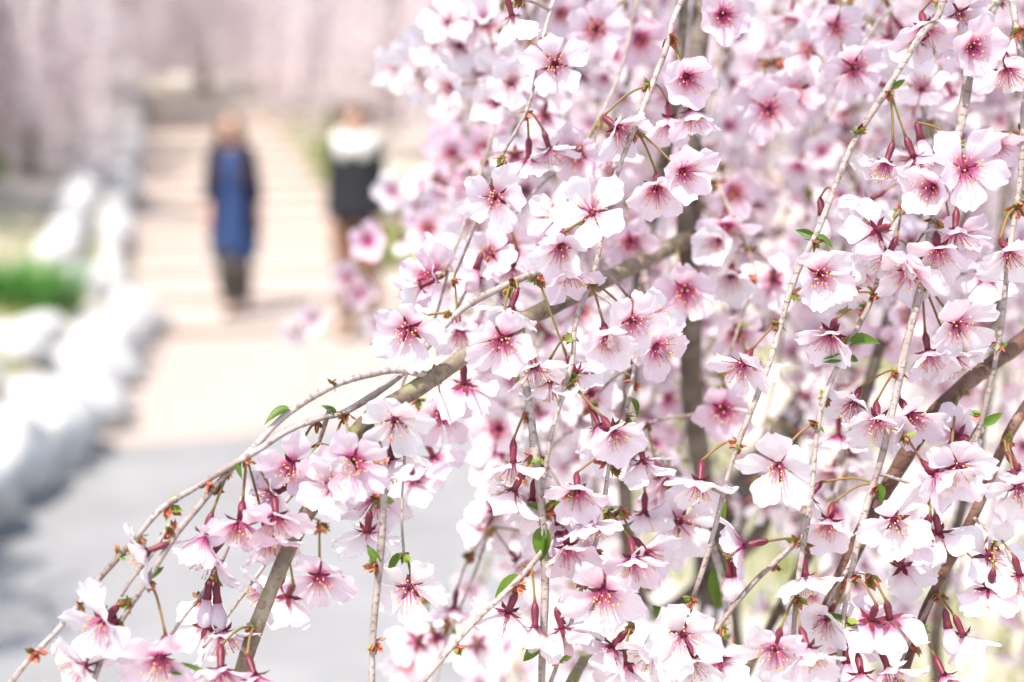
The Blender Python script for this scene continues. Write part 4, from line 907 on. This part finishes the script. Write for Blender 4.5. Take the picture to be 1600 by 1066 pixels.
# sparse extra clusters on the traced twigs where no flower sits yet
CB = np.array([b['c'] for b in BL[:N_TR]])
for key, gap in (('T1', .07), ('T2', .08), ('T5', .06), ('T6', .06), ('T4', .07), ('T13', .06), ('T15', .06), ('T21', .075), ('T22', .085), ('T26', .07), ('T29', .05), ('T30', .06), ('T27', .05), ('T28', .05), ('T19', .05), ('T20', .05), ('T10', .09), ('B6', .05), ('B4', .07), ('T23', .05), ('B5', .07), ('T17', .06), ('T16', .07)):
    p = STEMS[key]; L = np.concatenate(([0], np.cumsum(np.linalg.norm(np.diff(p, axis=0), axis=1)))); s = random.uniform(.02, .05)
    while s < L[-1]:
        q = np.array([np.interp(s, L, p[:, j]) for j in range(3)]); s += gap * random.uniform(.7, 1.3)
        px, py, d = project(q)
        if np.min(np.linalg.norm(CB - q, axis=1)) > .022 or d > .78: cluster(q, None, 3 if d < .78 else 5)
        elif random.random() < .5: NODES.append((q, rng.normal(0, 1, 3)))
# a few bare buds on the long twigs at the lower end
for key, fr in (('T8', (.62, .70, .76, .80, .86, .93)), ('T8b', (.3, .62, .72)), ('T9', (.35, .6, .8)), ('T11', (.3, .6)), ('T10', (.3, .55, .75))):
    p = STEMS[key]
    for u in fr: NODES.append((p[int(u * (len(p) - 1))], rng.normal(0, 1, 3)))

# ---- which blossoms show largest: those become parts, the rest one mass
for b in BL:
    px, py, d = project(b['c']); b['d'] = d
    inside = -60 < px < 1660 and -60 < py < 1126
    b['rank'] = (0 if inside else 10) + d / b['size']
order = sorted(range(len(BL)), key=lambda i: (BL[i]['rank'] if i >= N_TR else BL[i]['rank'] - .12))
HERO = set(order[:60]); PARTS = set(order[60:300])
def mat4(Rm, t, s=1.0):
    m4 = Matrix.Identity(4)
    for i in range(3):
        for j_ in range(3): m4[i][j_] = Rm[i, j_] * s
        m4[i][3] = t[i]
    return m4
COR = {}
def corolla(op, v):
    if (op, v) not in COR:
        acc = Acc(); g = np.random.default_rng(100 + op * 10 + v)
        for k in range(5):
            V, F, UV = petal(6, 7, OPEN[op][0] + g.normal(0, .12), OPEN[op][1] + g.normal(0, .25), .0184 * g.uniform(.92, 1.07), .0071 * g.uniform(.88, 1.12), g)
            acc.add(V @ rz(k * 1.2566 + g.normal(0, .06)).T, F, UV)
        COR[op, v] = make_mesh("corolla", np.vstack(acc.V), acc.F, ['petal'], uv=np.vstack(acc.UV))
    return COR[op, v]
def ped_pts(b, local=True):
    Rm = frame(b['f'], b['roll']); a = np.array((0, 0, -.0105))
    n_ = Rm.T @ (b['node'] - b['c']) / b['size']
    mid = a * .45 + n_ * .55 + np.array((0, 0, -.0022)) + Rm.T @ np.array((0, 0, .0008))
    return Rm, crom(np.array([a, mid, n_]), 4), [.00085] + [.00062] * 7 + [.00075]
mass = Acc()
for i, b in enumerate(BL):
    Rm, pp, pr = ped_pts(b)
    rs = random.Random(i)
    if i in HERO or i in PARTS:
        e = link("blossom", None, tree); e.empty_display_size = .005
        e.matrix_local = mat4(Rm, b['c'] - BASE, b['size'])
        V, F, uv = tube(pp, pr, 6); link("pedicel", make_mesh("pedicel", V, F, ['pedicel'], uv=uv), e)
        c_ = link("calyx", CAL[rs.randrange(3)], e); 
        link("stamen_tuft", STAM[rs.randrange(3)], e)
        if i in HERO:
            for k in range(5):
                pt = link("petal", PETALS[b['op'], rs.randrange(7)], e, mat4(rz(k * 1.2566 + rs.gauss(0, .06)) @ ry(rs.gauss(0, .16)), np.zeros(3)))
                pt['tint'] = max(0.0, min(1.0, b['tint'] + rs.gauss(0, .05)))
        else:
            pt = link("corolla", corolla(b['op'], rs.randrange(5)), e); pt['tint'] = float(b['tint'])
    else:
        T = lambda V: (V * b['size']) @ Rm.T + b['c']
        for k in range(5):
            V, F, UV = PET_LO[b['op'], rs.randrange(7)]
            mass.add(T(V @ (rz(k * 1.2566 + rs.gauss(0, .06)) @ ry(rs.gauss(0, .1))).T), F, UV, b['tint'], 0)
        mass.add(T(np.vstack(STAM_LO.V)), STAM_LO.F, None, 0, 1)
        mass.add(T(np.vstack(CAL_LO.V)), CAL_LO.F, None, 0, 2)
        V, F, uv = tube(pp[::2], .0008, 3, False); mass.add(T(V), F, None, 0, 3)
o = link("blossom_mass", mass.mesh("blossom_mass", ['petal', 'filament', 'calyx', 'pedicel']), tree, OFF); o['kind'] = 'stuff'

# ---- bud scales at the nodes
def scales(seed):
    g = np.random.default_rng(seed); acc = Acc()
    for k in range(13):
        a = g.uniform(0, 6.28); el_ = g.uniform(.2, 1.5); L = g.uniform(.0028, .0055); W = L * .30
        d = np.array((math.sin(el_) * math.cos(a), math.sin(el_) * math.sin(a), math.cos(el_)))
        t = np.cross(d, (0, 0, 1.0)); t /= np.linalg.norm(t) + 1e-9; n_ = np.cross(t, d)
        b0 = d * .0008; cur = g.uniform(-.0012, .0018)
        V = np.array([b0 - t * W * .5, b0 + t * W * .5, b0 + d * L * .55 + t * W + n_ * cur * .4, b0 + d * L * .55 - t * W + n_ * cur * .4, b0 + d * L + n_ * cur, b0 + d * L * .55 + n_ * (cur + .0007)])
        acc.add(V, [(0, 1, 5), (1, 2, 5), (2, 4, 5), (4, 3, 5), (3, 0, 5)], None, 0, int(g.choice((0, 0, 1, 1, 2))))
    V, F = octa((0, 0, .0006), .0016); acc.add(V, F, None, 0, 2)
    return acc
SC = [scales(s) for s in range(6)]
SCM = [s.mesh("bud_scale_cluster", ['scale_red', 'scale_green', 'scale_brown'], False) for s in SC]
seen = []; small = Acc()
nd = sorted(NODES, key=lambda n: project(n[0])[2])
cnt = 0
for q, dv in nd:
    px, py, d = project(q); 
    if np.linalg.norm(dv) < 1e-6: dv = np.array((0, 0, -1.0))
    Rm = frame(dv, random.uniform(0, 6.28)); s = random.uniform(.9, 1.45); k = random.randrange(6)
    pos = q + Rm[:, 2] * .0008
    if cnt < 170 and -20 < px < 1620 and -20 < py < 1086:
        link("bud_scale_cluster", SCM[k], tree, mat4(Rm, pos - BASE, s)); cnt += 1
    elif d < 1.6:
        for V, mi_ in ((np.vstack(SC[k].V), SC[k].MI),):
            n0 = small.n; small.V.append((V * s) @ Rm.T + pos); small.F.extend([tuple(i_ + n0 for i_ in f) for f in SC[k].F]); small.UV.append(np.zeros((len(V), 2))); small.T.append(np.zeros(len(V))); small.MI.extend(mi_); small.n += len(V)
o = link("bud_scale_mass", small.mesh("bud_scale_mass", ['scale_red', 'scale_green', 'scale_brown'], False), tree, OFF); o['kind'] = 'stuff'
# ---- short spurs that carry flowers away from the twigs
for q, n_ in TWIGLETS:
    d = n_ - q; L = np.linalg.norm(d)
    if L < .002: continue
    mid = q + d * random.uniform(.35, .65) + rng.normal(0, .05 * L, 3) + np.array((0, 0, .03 * L))
    V, F, uv = tube(crom(np.array([q, mid, n_]), 5), np.linspace(.0011, .0007, 11), 5)
    link("twiglet", make_mesh("twiglet", V, F, ['bark_twig'], uv=uv), tree, OFF)
# ---- closed buds hanging from their nodes
def bud_geo():
    V, F, uv = tube([(0, 0, -.0108), (0, 0, -.0085), (0, 0, -.005), (0, 0, -.001)], [.0008, .0019, .0018, .0024], 8)
    c = make_mesh("calyx", V, F, ['calyx'], uv=uv)
    p = crom(np.array([(0, 0, -.0015), (0, 0, .003), (0, 0, .0065), (0, 0, .0105), (0, 0, .0125)]), 3)
    V, F, uv = tube(p, np.interp(np.linspace(0, 1, len(p)), [0, .3, .55, .85, 1], [.0018, .0036, .0042, .0026, .0006]), 10)
    V[:, 0] *= 1 + .12 * np.sin(np.arctan2(V[:, 1], V[:, 0]) * 3 + V[:, 2] * 300)
    uv[:, 1] = np.clip((V[:, 2] + .002) / .02 + .12, 0, 1)
    return c, make_mesh("bud_petals", V, F, ['petal'], uv=uv)
bc, bp_ = bud_geo()
for x, y_, fx, fy, fz, nx_, ny_, d, ti in [(323, 940, -.1, 1, .1, 343, 898, .68, .3), (340, 946, .1, 1, .1, 344, 898, .68, .3), (743, 424, -.3, .9, 0, 762, 400, .77, .8), (1140, 905, .05, 1, 0, 1124, 850, .76, .5), (1150, 903, .15, 1, 0, 1126, 850, .76, .5),
        (1482, 985, .15, 1, .1, 1474, 932, .71, .4), (1440, 222, .2, .9, .1, 1492, 215, .73, .6), (873, 840, .05, 1, .2, 860, 790, .70, .8), (1323, 1040, .1, 1, .2, 1316, 975, .70, .7), (882, 1000, .1, .9, 0, 905, 940, .72, .7), (1585, 60, -.2, .8, .3, 1597, 20, .74, .7), (1285, 340, .1, 1, .1, 1283, 290, .74, .5)]:
    c = P(x, y_, d); node, on = node_near(nx_, ny_, d)
    if not on:
        q, dd = nearest_stem(node)
        if dd > .003:
            V, F, uv = tube(crom(np.array([q, q * .5 + node * .5 + np.array((0, 0, .004)), node]), 5), np.linspace(.0011, .0007, 11), 5); link("twiglet", make_mesh("twiglet", V, F, ['bark_twig'], uv=uv), tree, OFF)
    b = dict(c=c, f=face(fx, fy, fz), node=node, size=1.0, roll=random.uniform(0, 6))
    Rm, pp, pr = ped_pts(b)
    e = link("flower_bud", None, tree); e.empty_display_size = .005; e.matrix_local = mat4(Rm, c - BASE)
    V, F, uv = tube(pp, pr, 6); link("pedicel", make_mesh("pedicel", V, F, ['pedicel'], uv=uv), e)
    link("calyx", bc, e); t_ = link("bud_petal", bp_, e); t_['tint'] = ti
# ---- young leaves
def leaf_geo(fold):
    V = []; UV = []
    for t in np.linspace(0, 1, 7):
        wv = .0027 * math.sin(math.pi * t ** .8) ** .9 + .0001
        for s in (-1, 0, 1): V.append((s * wv, .0145 * t, abs(s) * wv * fold - .004 * t * t)); UV.append((s * .5 + .5, t))
    F = []
    for i in range(6):
        q = i * 3; F += [(q, q + 1, q + 4, q + 3), (q + 1, q + 2, q + 5, q + 4)]
    return make_mesh("leaf", V, F, ['leaf'], uv=UV)
LF = [leaf_geo(f) for f in (.6, 1.1, 1.8)]
for x, y_, d, a, s in [(1321, 556, .695, 195, .8), (1326, 552, .695, 15, 1.15), (1327, 557, .695, -15, .7), (850, 808, .685, 15, 1.0), (849, 812, .685, 150, .7), (848, 822, .685, -100, 1.2), (853, 824, .685, -78, 1.1),
        (1020, 945, .75, -20, 1.4), (828, 1000, .685, -130, 1.1), (552, 655, .67, 70, .7), (537, 650, .67, 140, .6), (900, 603, .69, 30, .6), (1388, 142, .71, 20, .7), (448, 632, .668, 195, 1.0), (570, 868, .69, 120, .8), (575, 872, .69, -130, 1.2), (1070, 893, .80, -70, 1.8), (1076, 893, .80, -95, 1.7),
        (985, 605, .73, -60, .8), (1110, 770, .74, -60, 1.2), (1275, 372, .70, 160, .7), (1283, 372, .70, -30, .7), (1590, 295, .715, -20, 1.0), (1450, 440, .70, 60, .7), (387, 728, .66, -90, .6), (1556, 675, .70, 30, .9), (1365, 752, .70, -70, .8), (265, 1050, .64, 10, 1.0), (1308, 970, .70, 170, .8), (240, 908, .65, 40, .6), (815, 895, .68, 210, 1.2), (540, 740, .70, 40, .6)]:
    p = P(x, y_, d); q, dd = nearest_stem(p, N_TRACED)
    if dd < .03: p = q
    yv = face(math.cos(R(a)), -math.sin(R(a)), random.uniform(-.3, .5)); zv = face(random.uniform(-.5, .5), random.uniform(-.9, .2), random.uniform(.2, 1)); xv = np.cross(yv, zv); xv /= np.linalg.norm(xv); zv = np.cross(xv, yv)
    link("leaf", random.choice(LF), tree, mat4(np.stack((xv, yv, zv), 1), p - BASE, s))
print("blossoms", len(BL), "traced", N_TR, "nodes", len(NODES), "twiglets", len(TWIGLETS))
